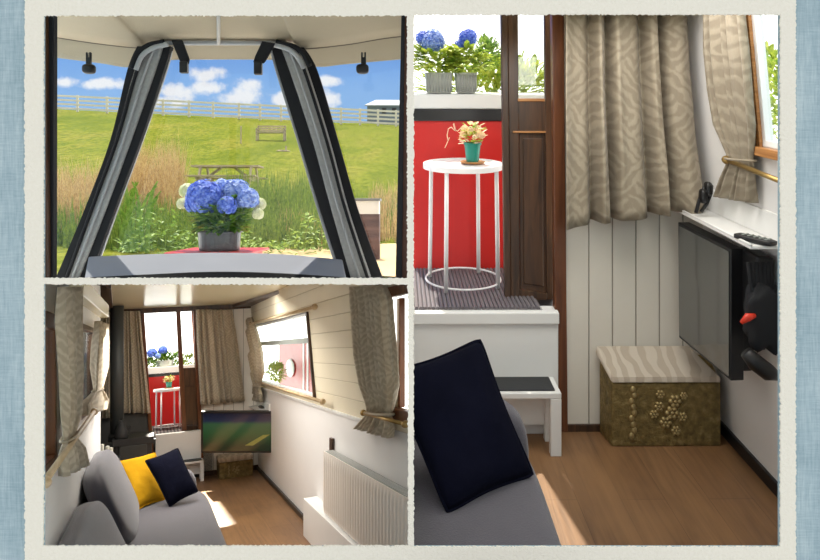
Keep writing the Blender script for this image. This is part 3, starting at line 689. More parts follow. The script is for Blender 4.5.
def pillow4(name, label, room, tl, tr, br, bl, t, mat, pipe=.004):
    tl, tr, br, bl = map(Vector, (tl, tr, br, bl)); n = ((tr - tl).cross(bl - tl)).normalized(); c = (tl + tr + br + bl) / 4
    N = 22
    def pt(u_, v_, s_):
        a, b = u_ * 2 - 1, v_ * 2 - 1; a2 = a * (1 - .09 * (1 - b * b) * abs(a)); b2 = b * (1 - .09 * (1 - a * a) * abs(b)); kq = 1 - .055 * abs(a * b) ** 5; a2 *= kq; b2 *= kq; U, V = (a2 + 1) / 2, (b2 + 1) / 2
        p = (tl * (1 - U) + tr * U) * (1 - V) + (bl * (1 - U) + br * U) * V
        return p + n * s_ * t * (max(0, (1 - a * a) * (1 - b * b))) ** .42 * (1 + .10 * noise.noise(Vector((a * 2, b * 2, c.x * 9))) + .05 * noise.noise(Vector((a * 7, b * 3, c.y * 9))))
    lo = min((tl, tr, br, bl), key=lambda q: q.z)
    o = thing(name, label, 'cushion', room, (c.x, c.y, lo.z))
    m = MB(); m.grid(lambda a, b: pt(a, b, 1), N, N); m.grid(lambda a, b: pt(a, b, -1), N, N); m.build('cover', mat, room, o, smooth=True)
    if pipe:
        e = [(k / N, 0) for k in range(N)] + [(1, k / N) for k in range(N)] + [(1 - k / N, 1) for k in range(N)] + [(0, 1 - k / N) for k in range(N + 1)]
        m = MB(); m.tube([pt(a, b, 0) for a, b in e], pipe, 6); m.build('piping', mat, room, o, smooth=True)
    return o
def side_table(room, c, r, h, label):
    t = thing('side_table', label, 'side table', room, c); c = Vector(c)
    m = MB(); m.lathe([(r * .97, h - .022), (r, h - .02), (r, h + .004), (r * .985, h + .006), (r * .97, h), (.001, h)], c, 40); m.build('table_top', M['white_metal'], room, t)
    for k in range(4):
        a = math.pi / 4 + k * math.pi / 2 + .25; d = Vector((math.cos(a), math.sin(a), 0)); m = MB(); m.tube([c + d * r * .9 + Vector((0, 0, h - .02)), c + d * r * .94], .0085 * r / .2 + .002, 10); m.build('leg', M['white_metal'], room, t, smooth=True)
    m = MB(); m.tube([c + Vector((math.cos(a) * r * .93, math.sin(a) * r * .93, .02)) for a in [k * math.pi / 18 for k in range(37)]], .005, 8); m.build('foot_ring', M['white_metal'], room, t, smooth=True)
    return t
def small_plant(room, c, r, ht, label, wire=True):
    t = thing('potted_plant', label, 'potted plant', room, c); c = Vector(c)
    m = MB(); m.lathe([(r * 1.35, 0), (r * 1.5, .006), (r * 1.35, .009), (.001, .007)], c, 28); m.build('saucer', M['honey_wood'], room, t)
    m = MB(); m.lathe([(r * .72, .008), (r * .8, ht * .2), (r * .98, ht * .9), (r * 1.08, ht * .9), (r * 1.08, ht), (r * .95, ht), (r * .9, ht * .9), (.001, ht * .88)], c, 30); m.build('pot', M['teal'], room, t)
    m = MB(); m2 = MB()
    for k in range(70):
        a = rnd() * 6.28; q = uni(.1, 1.7) * r; p = c + Vector((math.cos(a) * q * .7, math.sin(a) * q * .7, ht + uni(-.1, 1.1) * ht * .8)); vs, fs = leafv(p, (math.cos(a), math.sin(a), uni(0, 1)), (0, 0, 1), r * .9, r * .5); (m if k % 3 else m2).add(vs, fs)
    m.build('foliage', M['leaf_y'], room, t); 
    for k in range(7):
        a = k * .9; p = c + Vector((math.cos(a) * r * 1.1, math.sin(a) * r * .6, ht * (1.35 + .45 * ((k * 37) % 10) / 10))); bloom(m2, p, r * .34, 14, r * .3)
    m2.build('blossom', M['petal_pink'], room, t)
    if wire:
        m = MB(); pts = []
        for k in range(22): pts.append(c + Vector((-r * 1.1 - r * 2.2 * k / 21 - r * .3 * math.sin(k * .9), -.01, ht * (.9 + .9 * math.sin(k / 21 * 3.0 + .2)) + ht * .18 * math.cos(k * 1.3))))
        m.tube(pts, .0022, 5); m.build('wire_trail', M['petal_pink'], room, t, smooth=True)
    return t
def relief(m, c, X, Z, N, s):
    """raised flower sprays on a panel, X right, Z up, N outwards"""
    X, Z, N, c = Vector(X), Vector(Z), Vector(N), Vector(c)
    for fx, fz, fr_ in ((-.02, .10, .1), (.28, .2, .13), (.1, -.2, .12), (.42, -.1, .1), (.22, -.02, .14), (-.12, -.05, .09), (.45, .3, .08), (.0, .33, .09), (.3, -.36, .1)):
        p = c + X * fx * s + Z * fz * s
        for k in range(6):
            a = k * math.pi / 3; q = p + (X * math.cos(a) + Z * math.sin(a)) * fr_ * s * .62; m.blob(q + N * .001, (fr_ * s * .36, fr_ * s * .34, fr_ * s * .36), n=10, m=6)
        m.blob(p + N * .003, (fr_ * s * .3,) * 3, n=10, m=6)
def relief_stem(m, c, X, Z, s):
    X, Z, c = Vector(X), Vector(Z), Vector(c)
    for k in range(9): m.blob(c + X * (-.52 + .03 * math.sin(k * 2.1)) * s + Z * (.42 - k * .11) * s, (.055 * s, .03 * s, .07 * s), n=8, m=6)
def brass_box(room, x0, x1, y0, y1, h, label, topt):
    t = thing('storage_box', label, 'storage box', room, ((x0 + x1) / 2, (y0 + y1) / 2, 0))
    m = MB(); m.box((x0, y0, 0), (x1, y1, h)); m.build('body', M['brass_box'], room, t, bev=.006)
    m = MB(); relief(m, ((x0 + x1) / 2 - .02, y0 - .002, h * .5), (1, 0, 0), (0, 0, 1), (0, -1, 0), h * .62); m.build('embossed_flowers', M['brass_raised'], room, t, smooth=True)
    m = MB(); relief_stem(m, ((x0 + x1) / 2 - .02, y0 - .002, h * .5), (1, 0, 0), (0, 0, 1), h * .62); m.build('embossed_stem', M['brass_raised'], room, t, smooth=True)
    m = MB(); cx_, cy_ = (x0 + x1) / 2, (y0 + y1) / 2; m.box((x0 - .008, y0 - .004, h + .001), (x1 + .004, y1, h + topt)); m.build('padded_lid', M['swirl'], room, t, bev=topt * .42, segs=4)
    return t
def wall_stool(room, x0, x1, y0, y1, h, label, leg, group=None):
    t = thing('step_stool', label, 'step stool', room, ((x0 + x1) / 2, (y0 + y1) / 2, 0))
    m = MB(); m.box((x0, y0, h - leg * .55), (x1, y1, h)); m.build('frame', M['white_paint'], room, t, bev=.004)
    m = MB(); m.box((x0 + leg * .5, y0 + leg * .4, h), (x1 - leg * .5, y1 - leg * .3, h + .006)); m.build('tread', M['tread'], room, t, bev=.003)
    for a, b in ((x0, y0), (x1 - leg, y0), (x0, y1 - leg), (x1 - leg, y1 - leg)):
        m = MB(); m.box((a, b, 0), (a + leg, b + leg * .8, h - leg * .55)); m.build('leg', M['white_paint'], room, t, bev=.003)
    m = MB(); m.box((x0 + leg, y1 - leg * .6, h * .25), (x1 - leg, y1 - leg * .4, h - leg * .55)); m.build('back_panel', M['white_paint'], room, t)
    return t
def wrail(room, a, b, r, mat, label, group=None):
    a, b = Vector(a), Vector(b); t = thing('curtain_rail', label, 'curtain rail', room, (a + b) / 2, group); m = MB(); m.tube([a, b], r, 12); m.build('rod', mat, room, t, smooth=True)
    for p, q in ((a, b), (b, a)):
        d = (p - q).normalized(); m = MB(); m.tube([p - d * r, p + d * r * .6, p + d * r * 1.6, p + d * r * 3, p + d * r * 3.6], [r, r * 1.7, r * 1.9, r * 1.5, r * .4], 12); m.build('finial', mat, room, t, smooth=True)
    return t
def tieband(room, pts, r, mat, parent): m = MB(); m.tube(pts, r, 8); return m.build('tie_back', mat, room, parent, smooth=True)

# ================================================================== compartment 3: the saloon seen from the sofa
Y3 = 7.7; CZ = 1.80
UN, UC = (1, 0, .09), 1.1 + .09 * .9                   # upper part of the right wall leans inwards
up3 = lambda px, py, off=0: R3.pl(px, py, UN, UC - off)
def ux(z): return UC - .09 * z
st(MB().box((-.62, 2.0, -.03), (1.10, Y3, 0)).build('floor', M['planks'], R3))
m = MB(); ny = 3.05
# right wall: lower lining, then the leaning part with two windows
pe = R3.x(409.5, 400, 1.1).y
st(MB().box((1.1, 2.6, 0), (1.112, Y3, .9)).build('wall_right', M['white_wall'], R3))
e1 = up3(409.5, 283.4); e2 = up3(303, 283.4); zc = min(CZ, e2.z); e0 = up3(409.5, 400)
W1 = [up3(307.5, 313), up3(315.5, 397.5)]; wy0 = (W1[0].y + W1[1].y) / 2; wz1, wz0 = W1[0].z, W1[1].z; wy1 = up3(253, 350).y
V1 = up3(393, 350); vy1 = V1.y; vz0 = up3(400, 408).z; vz1 = up3(400, 296).z
yt = up3(302, 284).y
hole1 = [(ux(wz0), wy0, wz0), (ux(wz0), wy1, wz0), (ux(wz1), wy1, wz1), (ux(wz1), wy0, wz1)]
m = MB()
for (ya, yb_, za, zb_) in ((wy1, Y3, .9, CZ), (vy1, wy0, .9, CZ), (wy0, wy1, .9, wz0), (wy0, wy1, wz1, CZ), (2.6, vy1, .9, vz0), (2.6, vy1, vz1, CZ)):
    m.prism([(ux(za), ya, za), (ux(za), yb_, za), (ux(zb_), yb_, zb_), (ux(zb_), ya, zb_)], (.012, 0, 0))
st(m.build('wall_right', M['boards_h'], R3))
# far bulkhead with the doorway
bk = lambda px, py, d=Y3: R3.y(px, py, d)
L0, L1 = bk(142, 311), bk(153, 470); Rr0, Rr1 = bk(194, 309), bk(203, 470)
planar_wall('wall_back', R3, [(Rr1.x, Y3, 0), (1.12, Y3, 0), (1.05, Y3, CZ), (Rr0.x, Y3, CZ)], [], (0, .02, 0), M['boards_v'])
planar_wall('wall_back', R3, [(-.62, Y3, 0), (L1.x, Y3, 0), (L0.x, Y3, CZ), (-.62, Y3, CZ)], [], (0, .02, 0), M['slate'])
st(MB().box((-.62, Y3, CZ), (1.12, Y3 + .02, 2.4)).build('wall_back', M['slate'], R3))  # header above the ceiling, added to stop stray spot light
# left wall with two windows, then the stove recess
lx = -.30; lw = lambda px, py: R3.x(px, py, lx)
la = (lw(38, 400).y, lw(57, 400).y); lb = (lw(81.5, 360).y, lw(95, 360).y); lz = (lw(94, 403).z, lw(90, 330).z + .02)
def rect(x, a, b): return [(x, a[0], b[0]), (x, a[1], b[0]), (x, a[1], b[1]), (x, a[0], b[1])]
lyn = lw(36, 400).y; ltop = lambda y_: min(CZ, (R3.h + (CY - 283.5) / F * 0 + 0))
def zcut(x, y_):
    """highest z at (x, y_) that stays under the divider board"""
    p0 = R3.L @ Vector((x, y_, 0)); return -(281 + 2.5 - CY) / F * p0.y - p0.z + R3.h
tops = [(lx, y_, min(CZ, zcut(lx, y_))) for y_ in (4.95, 4.2, 3.4, 2.6, lyn)]
planar_wall('wall_left', R3, [(lx, lyn, 0), (lx, 4.95, 0)] + tops, [rect(lx, la, (.97, min(1.5, zcut(lx, la[0]) - .03))), rect(lx, lb, (lz[0] - .03, lz[1]))], (-.02, 0, 0), M['white_wall'])
m = MB().box((-.64, 4.93, 0), (-.30, 4.95, CZ)); st(m.build('wall_left', M['slate'], R3))
m = MB().box((-.64, 4.95, 0), (-.62, Y3, CZ)); st(m.build('wall_left', M['slate'], R3))
# ceiling
cy0 = R3.z(170, 283.2, CZ).y
def cyz(px): return R3.z(px, 284, CZ)
c1, c2 = cyz(106), cyz(300)
planar_wall('ceiling', R3, [(c1.x, c1.y, CZ), (c2.x, c2.y, CZ), (bk(233, 310).x, Y3, CZ), (bk(110, 310).x, Y3, CZ)], [], (0, 0, .02), M['ceiling'])
c0 = cyz(86)
planar_wall('ceiling', R3, [(c0.x, c0.y, CZ), (c1.x, c1.y, CZ), (bk(110, 310).x, Y3, CZ), (-.62, Y3, CZ), (-.62, 6.0, CZ)], [], (0, 0, .02), M['dark_wood'])
m = MB(); q1, q2 = cyz(299), cyz(306); b1, b2 = bk(232, 310), bk(236, 310)
m.prism([(q1.x, q1.y, CZ), (q2.x, q2.y - .1, CZ), (1.03, Y3, CZ), (b1.x, Y3, CZ)], (0, 0, -.03)); st(m.build('trim_7', M['dark_wood'], R3, bev=.004))
m = MB(); m.prism([(c1.x, c1.y, CZ), (c1.x + .03, c1.y, CZ), (bk(110, 310).x + .03, Y3, CZ), (bk(110, 310).x, Y3, CZ)], (0, 0, -.03)); st(m.build('trim_8', M['dark_wood'], R3))
m = MB(); a, b = R3.x(83, 296, -.3), R3.x(104, 316, -.3); m.box((-.31, min(4.93, b.y), b.z - .03), (-.25, a.y - .6, b.z + .05)); st(m.build('trim_9', M['ceiling'], R3, bev=.004))
m = MB(); m.box((-.6, Y3 - .04, CZ - .05), (1.02, Y3, CZ)); st(m.build('trim_10', M['dark_wood'], R3, bev=.003))
# black skirting
m = MB(); m.box((1.082, 4.55, 0), (1.10, Y3, .035)); st(m.build('baseboard_right', M['black_paint'], R3))
m = MB(); m.box((Rr1.x, Y3 - .015, 0), (1.10, Y3, .05)); st(m.build('baseboard_back', M['dark_wood'], R3))
# dado ledge
m = MB(); m.box((1.085, 3.3, .885), (1.10, Y3, .905)); st(m.build('trim_11', M['white_paint'], R3, bev=.003))
# window frames
def wframe(n, corners, th, w_, dirn, mat, glassmat=True):
    c = [Vector(p) for p in corners]; ctr = sum(c, Vector()) / 4
    o = None; m = MB()
    inn = [p + (ctr - p).normalized() * w_ * 1.4 for p in c]; d = Vector(dirn) * th
    for i in range(4):
        a, b, ai, bi = c[i], c[(i + 1) % 4], inn[i], inn[(i + 1) % 4]; m.prism([a, b, bi, ai], d)
    o = m.build('window_%d' % n, mat, R3, bev=.003); st(o)
    m = MB(); m.prism([p + d * .3 for p in inn], d * .06); g = m.build('pane', M['glass'], R3, o); return o, inn
f1, in1 = wframe(1, hole1, .05, .05, (1, 0, .0), M['white_paint'])
m = MB(); zt_ = up3(300, 341).z; m.box((ux(zt_) + .005, wy0 + .04, zt_ - .02), (ux(zt_) + .03, wy1 - .04, zt_ + .02)); m.build('glazing_bar', M['grille'], R3, f1)
for a, b in ((0, 1), (1, 2), (2, 3), (3, 0)):           # wood surround
    p, q = Vector(hole1[a]), Vector(hole1[b]); ctr = sum((Vector(x) for x in hole1), Vector()) / 4; po = p + (p - ctr).normalized() * .035; qo = q + (q - ctr).normalized() * .035
    m = MB(); m.prism([p, q, qo, po], (-.018, 0, 0)); m.build('wood_trim', M['honey_wood'] if a == 0 else M['dark_wood'], R3, f1, bev=.002)
hA = rect(lx, la, (.97, min(1.5, zcut(lx, la[0]) - .03))); fA, _ = wframe(2, hA, .04, .05, (-1, 0, 0), M['brown_wood'])
hB = rect(lx, lb, (lz[0] - .03, lz[1])); fB, _ = wframe(3, hB, .04, .04, (-1, 0, 0), M['dark_wood'])
m = MB(); m.box((ux(vz0) - .03, vy1 - .42, vz0 - .05), (ux(vz0) + .01, vy1 + .05, vz0)); m.box((ux(vz1) - .02, vy1 - .30, vz1), (ux(vz1) + .01, vy1 + .05, vz1 + .05)); m.box((ux(vz0) - .0, vy1 - .02, vz0), (ux(vz0) + .03, vy1 + .02, vz1)); f4 = m.build('window_4', M['brown_wood'], R3, bev=.004); st(f4)
# doorway: jambs, threshold, leaf
def pstrip(room, name, Lp, Rp, d, th, mat, parent=None, **k):
    m = MB(); m.strip([room.y(*p, d) for p in Lp], [room.y(*p, d) for p in Rp], (0, th, 0)); return m.build(name, mat, room, parent, **k)
st(pstrip(R3, 'trim_12', [(140.5, 310), (151.5, 472)], [(144, 310), (155, 472)], Y3 - .03, .06, M['brown_wood'], bev=.003))
st(pstrip(R3, 'trim_13', [(193, 308.5), (200.5, 472)], [(197, 308.5), (204, 472)], Y3 - .03, .06, M['brown_wood'], bev=.003))
def leaf3(px0, px1, t, b): pass
d3 = thing('door_leaf', 'half open dark wooden door leaf with a glazed top at the saloon doorway', 'door', R3, bk(190, 433))
QL = lambda s_: (176 + 6 * s_, 311 + 122 * s_); QR = lambda s_: (193 + 7.5 * s_, 309.5 + 123 * s_)
def leafq(s0, s1, a0, a1, dd_, th, name, mat, bev=.002):
    f = lambda a, s_: (QL(s_)[0] + (QR(s_)[0] - QL(s_)[0]) * a, QL(s_)[1] + (QR(s_)[1] - QL(s_)[1]) * a)
    return pstrip(R3, name, [f(a0, s0), f(a0, s1)], [f(a1, s0), f(a1, s1)], Y3 + .06 + dd_, th, mat, d3, bev=bev)
leafq(-.02, 1, 0, .26, 0, .03, 'stile', M['brown_wood']); leafq(-.02, 1, .9, 1, 0, .03, 'stile', M['brown_wood']); leafq(-.05, -.02, 0, 1, 0, .03, 'rail', M['brown_wood'])
leafq(.47, .62, .26, .9, 0, .03, 'rail', M['dark_wood']); leafq(.94, 1, .26, .9, 0, .03, 'rail', M['dark_wood']); leafq(.62, .94, .26, .9, .012, .012, 'panel', M['dark_wood']); leafq(-.02, .47, .26, .9, .012, .004, 'pane', M['glass'])

m = MB(); m.box((-.62, Y3 - .0, 0), (.62, Y3 + .04, bk(170, 434, 7.6).z - .05)); o = st(m.build('wall_back', M['slate'], R3))
# ---- the well deck beyond the door
dz_ = bk(170, 434, 7.6).z
m = MB(); bx(m, R3, (155.5, 435, 201, 471), 7.60, .08); t = tag(m.build('step_box', M['white_paint'], R3, bev=.005), 'white boxed step below the saloon doorway', 'step')
m = MB(); m.box((-.35, Y3 + .02, dz_ - .04), (.62, 8.75, dz_)); st(m.build('floor', M['ribbed'], R3))
YR = 8.62; a, b = R3.y(140, 377, YR), R3.y(200, 377, YR)
m = MB(); m.box((a.x, YR, dz_), (b.x, YR + .05, a.z)); m.box((b.x - .02, YR - .7, dz_), (b.x, YR, a.z)); st(m.build('wall_back', M['red_paint'], R3))
m = MB(); m.box((a.x, YR - .012, a.z - .012), (b.x, YR + .06, a.z + .022)); st(m.build('trim_14', M['black_paint'], R3))
m = MB(); t_ = R3.y(160, 367, YR).z; m.box((a.x, YR, a.z + .024), (b.x, YR + .3, t_)); st(m.build('trim_15', M['white_paint'], R3, bev=.003))
tb = R3.y(168, 389, 8.25); side_table(R3, (tb.x, 8.25, dz_), .155, tb.z - dz_, 'small round white metal table outside the saloon doorway, red panel behind it')
small_plant(R3, (R3.y(169, 389, 8.25).x, 8.25, tb.z + .007), .036, .07, 'small yellow flowering plant in a teal pot on the table beyond the saloon door', False)
c = R3.y(165, 367, YR + .15); c.z = t_
bl = [(R3.y(152, 353, YR + .12), .055, M['petal_blue']), (R3.y(163, 350, YR + .12), .05, M['petal_blue']), (R3.y(158, 356, YR + .06), .03, M['petal_pale'])]
hydrangea(R3, c, .10, .07, 'blue hydrangea on the white ledge seen small through the saloon doorway', 'potted_hydrangea', bl, (R3.y(163, 359, YR + .15), (.20, .06, .055)), 'round', M['pot_zinc'], 200)
# bright scrub outside the doorway and the windows
def bush(room, c, r, n, label, mat, cat='bush', lsz=.06):
    m = MB()
    for k in range(n):
        v_ = Vector((uni(-1, 1), uni(-1, 1), uni(-1, 1)))
        if v_.length > 1: continue
        p = Vector((c[0] + r[0] * v_.x, c[1] + r[1] * v_.y, c[2] + r[2] * v_.z)); d = v_ + Vector((uni(-.5, .5), uni(-.5, .5), uni(0, .8))); vs, fs = leafv(p, d, (0, 0, 1), lsz * uni(.7, 1.4), lsz * .5); m.add(vs, fs)
    return tag(m.build('bush', mat, room), label, cat)
c = R3.y(160, 366, 10.5); bush(R3, (c.x, 10.5, c.z - .1), (.75, .3, .28), 2600, 'yellow green scrub beyond the bow seen through the saloon doorway', M['leaf_y'])

# ---- stove corner
ys = 6.7
sv = thing('stove', 'dark grey wood burning stove with a glazed door in the corner left of the doorway', 'stove', R3, R3.y(128, 476, ys))
m = MB(); bx(m, R3, (114, 443, 152, 478), ys, .42); m.build('body', M['iron'], R3, sv, bev=.01)
m = MB(); bx(m, R3, (112, 440.5, 154, 443), ys - .02, .46); m.build('top_plate', M['iron'], R3, sv, bev=.004)
m = MB(); bx(m, R3, (119, 447, 147, 470), ys - .02, .02); dr = m.build('door', M['pipe'], R3, sv, bev=.004)
m = MB(); bx(m, R3, (123, 451, 143, 465), ys - .024, .006); m.build('glass', M['black_plastic'], R3, dr)
m = MB(); c = R3.y(146, 458, ys - .035); m.tube([c - Vector((0, 0, .04)), c + Vector((0, 0, .04))], .008, 8); m.build('handle', M['brass'], R3, dr, smooth=True)
p0 = R3.y(117, 441, ys + .22); p1 = R3.y(118, 308, ys + .22)
m = MB(); m.tube([p0, Vector((p0.x, p0.y, CZ - .01))], .058, 20); m.build('flue_pipe', M['pipe'], R3, sv, smooth=True)
m = MB(); m.lathe([(.075, 0), (.075, .05), (.06, .07)], (p0.x, p0.y, p0.z), 20); m.build('flue_collar', M['iron'], R3, sv)
hz = R3.y(128, 478, ys).z
m = MB(); m.box((-.60, ys - .25, 0), (.03, Y3 - .03, hz)); tag(m.build('hearth', M['slate'], R3, bev=.004), 'dark grey raised hearth under the stove', 'hearth')
k_ = R3.y(119, 441, ys + .05); kt = thing('kettle', 'dark kettle standing on top of the stove beside the flue', 'kettle', R3, (k_.x, ys + .05, R3.y(119, 440.5, ys + .05).z))
kz = R3.y(119, 440.5, ys - .02).z
m = MB(); m.lathe([(.05, 0), (.062, .03), (.05, .09), (.03, .12), (.028, .15)], (k_.x + .02, ys + .05, kz), 20); m.build('body', M['iron'], R3, kt, smooth=True)
m = MB(); m.tube([(k_.x + .07, ys + .05, kz + .05), (k_.x + .1, ys + .05, kz + .11)], [.015, .008], 8); m.build('spout', M['iron'], R3, kt)
m = MB(); m.lathe([(.03, .15), (.02, .165), (.006, .17), (.008, .185)], (k_.x + .02, ys + .05, kz), 16); m.build('lid', M['iron'], R3, kt)
for i, px in enumerate((102, 107.5, 111)):
    c = R3.y(px, 460, 5.6); m = MB(); m.lathe([(.014, 0), (.014, .12 - .012 * i), (.004, .125 - .012 * i)], (c.x, 5.6, R3.y(px, 461, 5.6).z), 12)
    tag(m.build('candle', M['candle'], R3), ['pale candle left of the stove, tallest and nearest the left wall', 'pale candle left of the stove, middle of the three', 'pale candle left of the stove, shortest and nearest the flue'][i], 'candle', 'candles left of the stove')
c = R3.y(106, 461, 5.6); m = MB(); m.box((-.46, 5.45, 0), (c.x + .09, 5.8, c.z)); tag(m.build('log_store', M['black_paint'], R3, bev=.004), 'low black cupboard left of the stove holding three candles', 'cupboard')

# ---- curtains
def curtain(room, label, rows, fn, nrm, amp, folds, mat, seed, tie=None, cat='curtain', sub=5, name='curtain'):
    m = MB(); cloth(m, room, rows, fn, nrm, amp, folds, 100, seed, sub)
    o = m.build(name, mat, room, smooth=True, solid=.004); tag(o, label, cat)
    if tie is not None:
        a, b = fn(tie[0], tie[2]), fn(tie[1], tie[3]); n = Vector(nrm); mid = (a + b) / 2
        pts = [mid + (a - mid) * math.cos(t) * 1.05 + n * math.sin(t) * tie[4] for t in [k * math.pi / 10 for k in range(21)]]
        m = MB(); m.tube(pts, tie[5], 8); m.build('tie_back', mat, room, o, smooth=True)
    return o
fb = lambda px, py: R3.y(px, py, Y3 - .09)
curtain(R3, 'beige leaf pattern curtain hanging right of the saloon doorway', [(196, 232, 309.5, 309.5, .6), (197, 237, 340, 340, 1), (199, 241, 375, 372, 1), (201, 244.5, 405, 401, 1.1)], fb, (0, -1, 0), .035, 6, M['curtain_s'], 1)
curtain(R3, 'beige leaf pattern curtain hanging between the flue pipe and the doorway', [(122, 140, 311, 311, .6), (122, 143, 345, 345, 1), (121, 147, 380, 380, 1), (121, 150.5, 413, 413, 1.1)], fb, (0, -1, 0), .03, 4, M['curtain_s'], 2)
curtain(R3, 'shaded grey beige curtain hanging left of the flue pipe', [(101, 113, 312, 312, .6), (101, 113, 350, 350, 1), (102, 113, 418, 418, 1)], fb, (0, -1, 0), .03, 3, M['curtain_s'], 3)
fr_ = lambda px, py: up3(px, py, .055)
curtain(R3, 'small tied back beige curtain at the far end of the right hand window', [(238, 252, 320, 317, .6), (243, 257, 335, 333, 1), (247, 262, 352, 352, 1), (251, 264, 372, 372, .9), (254, 260, 386, 387, .4), (252, 262, 393, 394, .9), (249, 262, 399, 402, 1.1)], fr_, (-1, 0, 0), .02, 5, M['curtain_s'], 4, (253, 261, 385.5, 386.5, .03, .005))
curtain(R3, 'large tied back beige curtain at the near right window above the radiator', [(351, 385, 286.5, 286.5, .8), (352, 391, 300, 300, 1), (354, 393, 325, 325, 1.1), (356, 396, 355, 355, 1.1), (361, 397, 385, 385, 1), (367, 394, 404, 404, .6), (368, 391, 413, 415, .4), (362, 392, 422, 427, 1), (357, 390, 428, 438, 1.3)], fr_, (-1, 0, 0), .017, 7, M['curtain_s'], 5, (367, 392, 412.5, 414.5, .03, .006))
fl_ = lambda px, py: R3.x(px, py, -.25)
curtain(R3, 'long tied back beige curtain at the near left window beside the sofa', [(59, 82, 287, 287, .8), (58, 81, 322, 322, 1), (61, 82, 372, 372, 1), (63, 81, 415, 412, .9), (64, 74, 441, 434, .4), (60, 84, 455, 447, 1), (62, 87, 477, 464, 1.3)], fl_, (1, 0, 0), .014, 5, M['curtain_s'], 6, (63.5, 75, 442, 432, .02, .004))
curtain(R3, 'smaller tied back beige curtain at the far left window', [(97, 107, 321, 324, .8), (95, 106.5, 342, 344, 1), (94, 105.5, 367, 367, 1), (95, 101, 391, 389, .4), (83, 105, 405, 400, 1.2), (82, 103, 416, 410, 1.3)], fl_, (1, 0, 0), .016, 4, M['curtain_s'], 7, (94, 101.5, 392, 388, .02, .004))
wrail(R3, up3(251, 323.5, .06), up3(314, 307, .06), .011, M['rail_wood'], 'pale wooden curtain rail above the right hand saloon window')
wrail(R3, up3(257, 381.5, .06), up3(322, 401.5, .06), .011, M['rail_wood'], 'pale wooden tie rail below the right hand saloon window')
wrail(R3, up3(364, 413, .07), up3(404, 424, .07), .009, M['brass'], 'brass rail holding the large tied back curtain above the radiator')
wrail(R3, R3.x(45, 481, -.235), R3.x(94, 412, -.235), .009, M['rail_wood'], 'pale wooden tie rail running along the left wall below the windows')

# ---- television, shelf, box
TW = 6.78; tq = lambda px, py, d=0: R3.fp(px, py, TW + d)
tv = thing('television', 'television showing a green football pitch, mounted below the right hand saloon curtain', 'television', R3, tq(236, 453))
bk_ = R3.Li @ Vector((0, .045, 0))
m = MB(); m.prism([tq(201, 411.5), tq(272.5, 411.5), tq(272.5, 453), tq(201, 453)], bk_); m.build('case', M['black_plastic'], R3, tv, bev=.004)
def mk_screen():
    t = NT('lit football screen'); s_ = t.n('ShaderNodeSeparateXYZ'); t.link(t.P, s_.inputs[0]); lo = tq(203, 451); hi = tq(271, 413)
    V = t.math('DIVIDE', t.math('SUBTRACT', t.math('ADD', s_.outputs[2], t.math('MULTIPLY', s_.outputs[1], R3.L[2][1])), lo.z + lo.y * R3.L[2][1]), (hi.z + hi.y * R3.L[2][1]) - (lo.z + lo.y * R3.L[2][1]))
    c = t.ramp(t.math('ADD', V, t.math('MULTIPLY', t.noise(t.P, 14, 5), .07)), [(.15, srgb(10, 34, 16)), (.5, srgb(28, 74, 38)), (.74, srgb(42, 82, 52)), (.82, srgb(22, 36, 62)), (1.0, srgb(14, 20, 42))])
    t.color((.01, .01, .01)); t.b.inputs['Roughness'].default_value = .12; t.link(c, t.b.inputs['Emission Color']); t.b.inputs['Emission Strength'].default_value = .75; return t.m
m = MB(); m.prism([tq(203, 413.5, -.004), tq(270.8, 413.5, -.004), tq(270.8, 451, -.004), tq(203, 451, -.004)], bk_ * .05); m.build('screen', mk_screen(), R3, tv)
m = MB(); m.prism([tq(245, 445.5, -.008), tq(263, 435, -.008), tq(270, 434.5, -.008), tq(253, 445.5, -.008)], bk_ * .03); mm = NT('bright band on the pitch'); mm.color((.02, .02, .01)); mm.b.inputs['Emission Color'].default_value = (*srgb(150, 136, 62), 1); mm.b.inputs['Emission Strength'].default_value = .6; m.build('screen_highlight', mm.m, R3, tv)
m = MB(); c = tq(240, 430, .06); m.box((c.x - .1, c.y - .02, c.z - .08), (c.x + .12, c.y + .05, c.z + .08)); m.build('wall_bracket', M['black_plastic'], R3, tv)
s1 = R3.y(268, 410.5, 6.95); zS = s1.z
sp_ = [R3.z(236, 400.5, zS), R3.z(261, 411, zS), R3.z(273.5, 409, zS), R3.z(250, 398.5, zS)]
wl_ = thing('wall_shelf', 'white shelf on the right wall just above the lit television', 'shelf', R3, s1)
m = MB(); m.prism([sp_[0], sp_[1], (1.097, sp_[1].y - .12, zS), (1.097, sp_[0].y, zS)], (0, 0, -.016)); m.build('board', M['white_paint'], R3, wl_, bev=.003)
m = MB(); m.box((1.085, sp_[1].y - .12, zS), (1.098, sp_[0].y, zS + .07)); m.build('back_rail', M['white_paint'], R3, wl_, bev=.003)
s1 = Vector((R3.z(264, 408, zS).x + .03, R3.z(264, 408, zS).y, zS))
m = MB(); c = Vector((s1.x - .03, s1.y, s1.z + .013)); m.blob(c, (.05, .12, .012), 4); tag(m.build('remote_control', M['black_plastic'], R3, smooth=True), 'black remote control on the white shelf above the lit television', 'remote control')
a, b = R3.z(217, 475.5, 0), R3.z(252, 474, 0); h_ = R3.y(234, 456.5, b.y).z
brass_box(R3, a.x, min(b.x, 1.07), b.y - .08, Y3 - .03, h_ - .04, 'embossed brass storage box half hidden under the lit television', .05)
sa = R3.z(203, 478, 0); sb = R3.y(203, 459.5, sa.y)
wall_stool(R3, R3.y(172, 470, 7.42).x, R3.y(204, 470, 7.42).x, 7.42, 7.595, R3.y(203, 460.5, 7.42).z, 'small white step stool with a charcoal tread below the saloon doorway', .035)

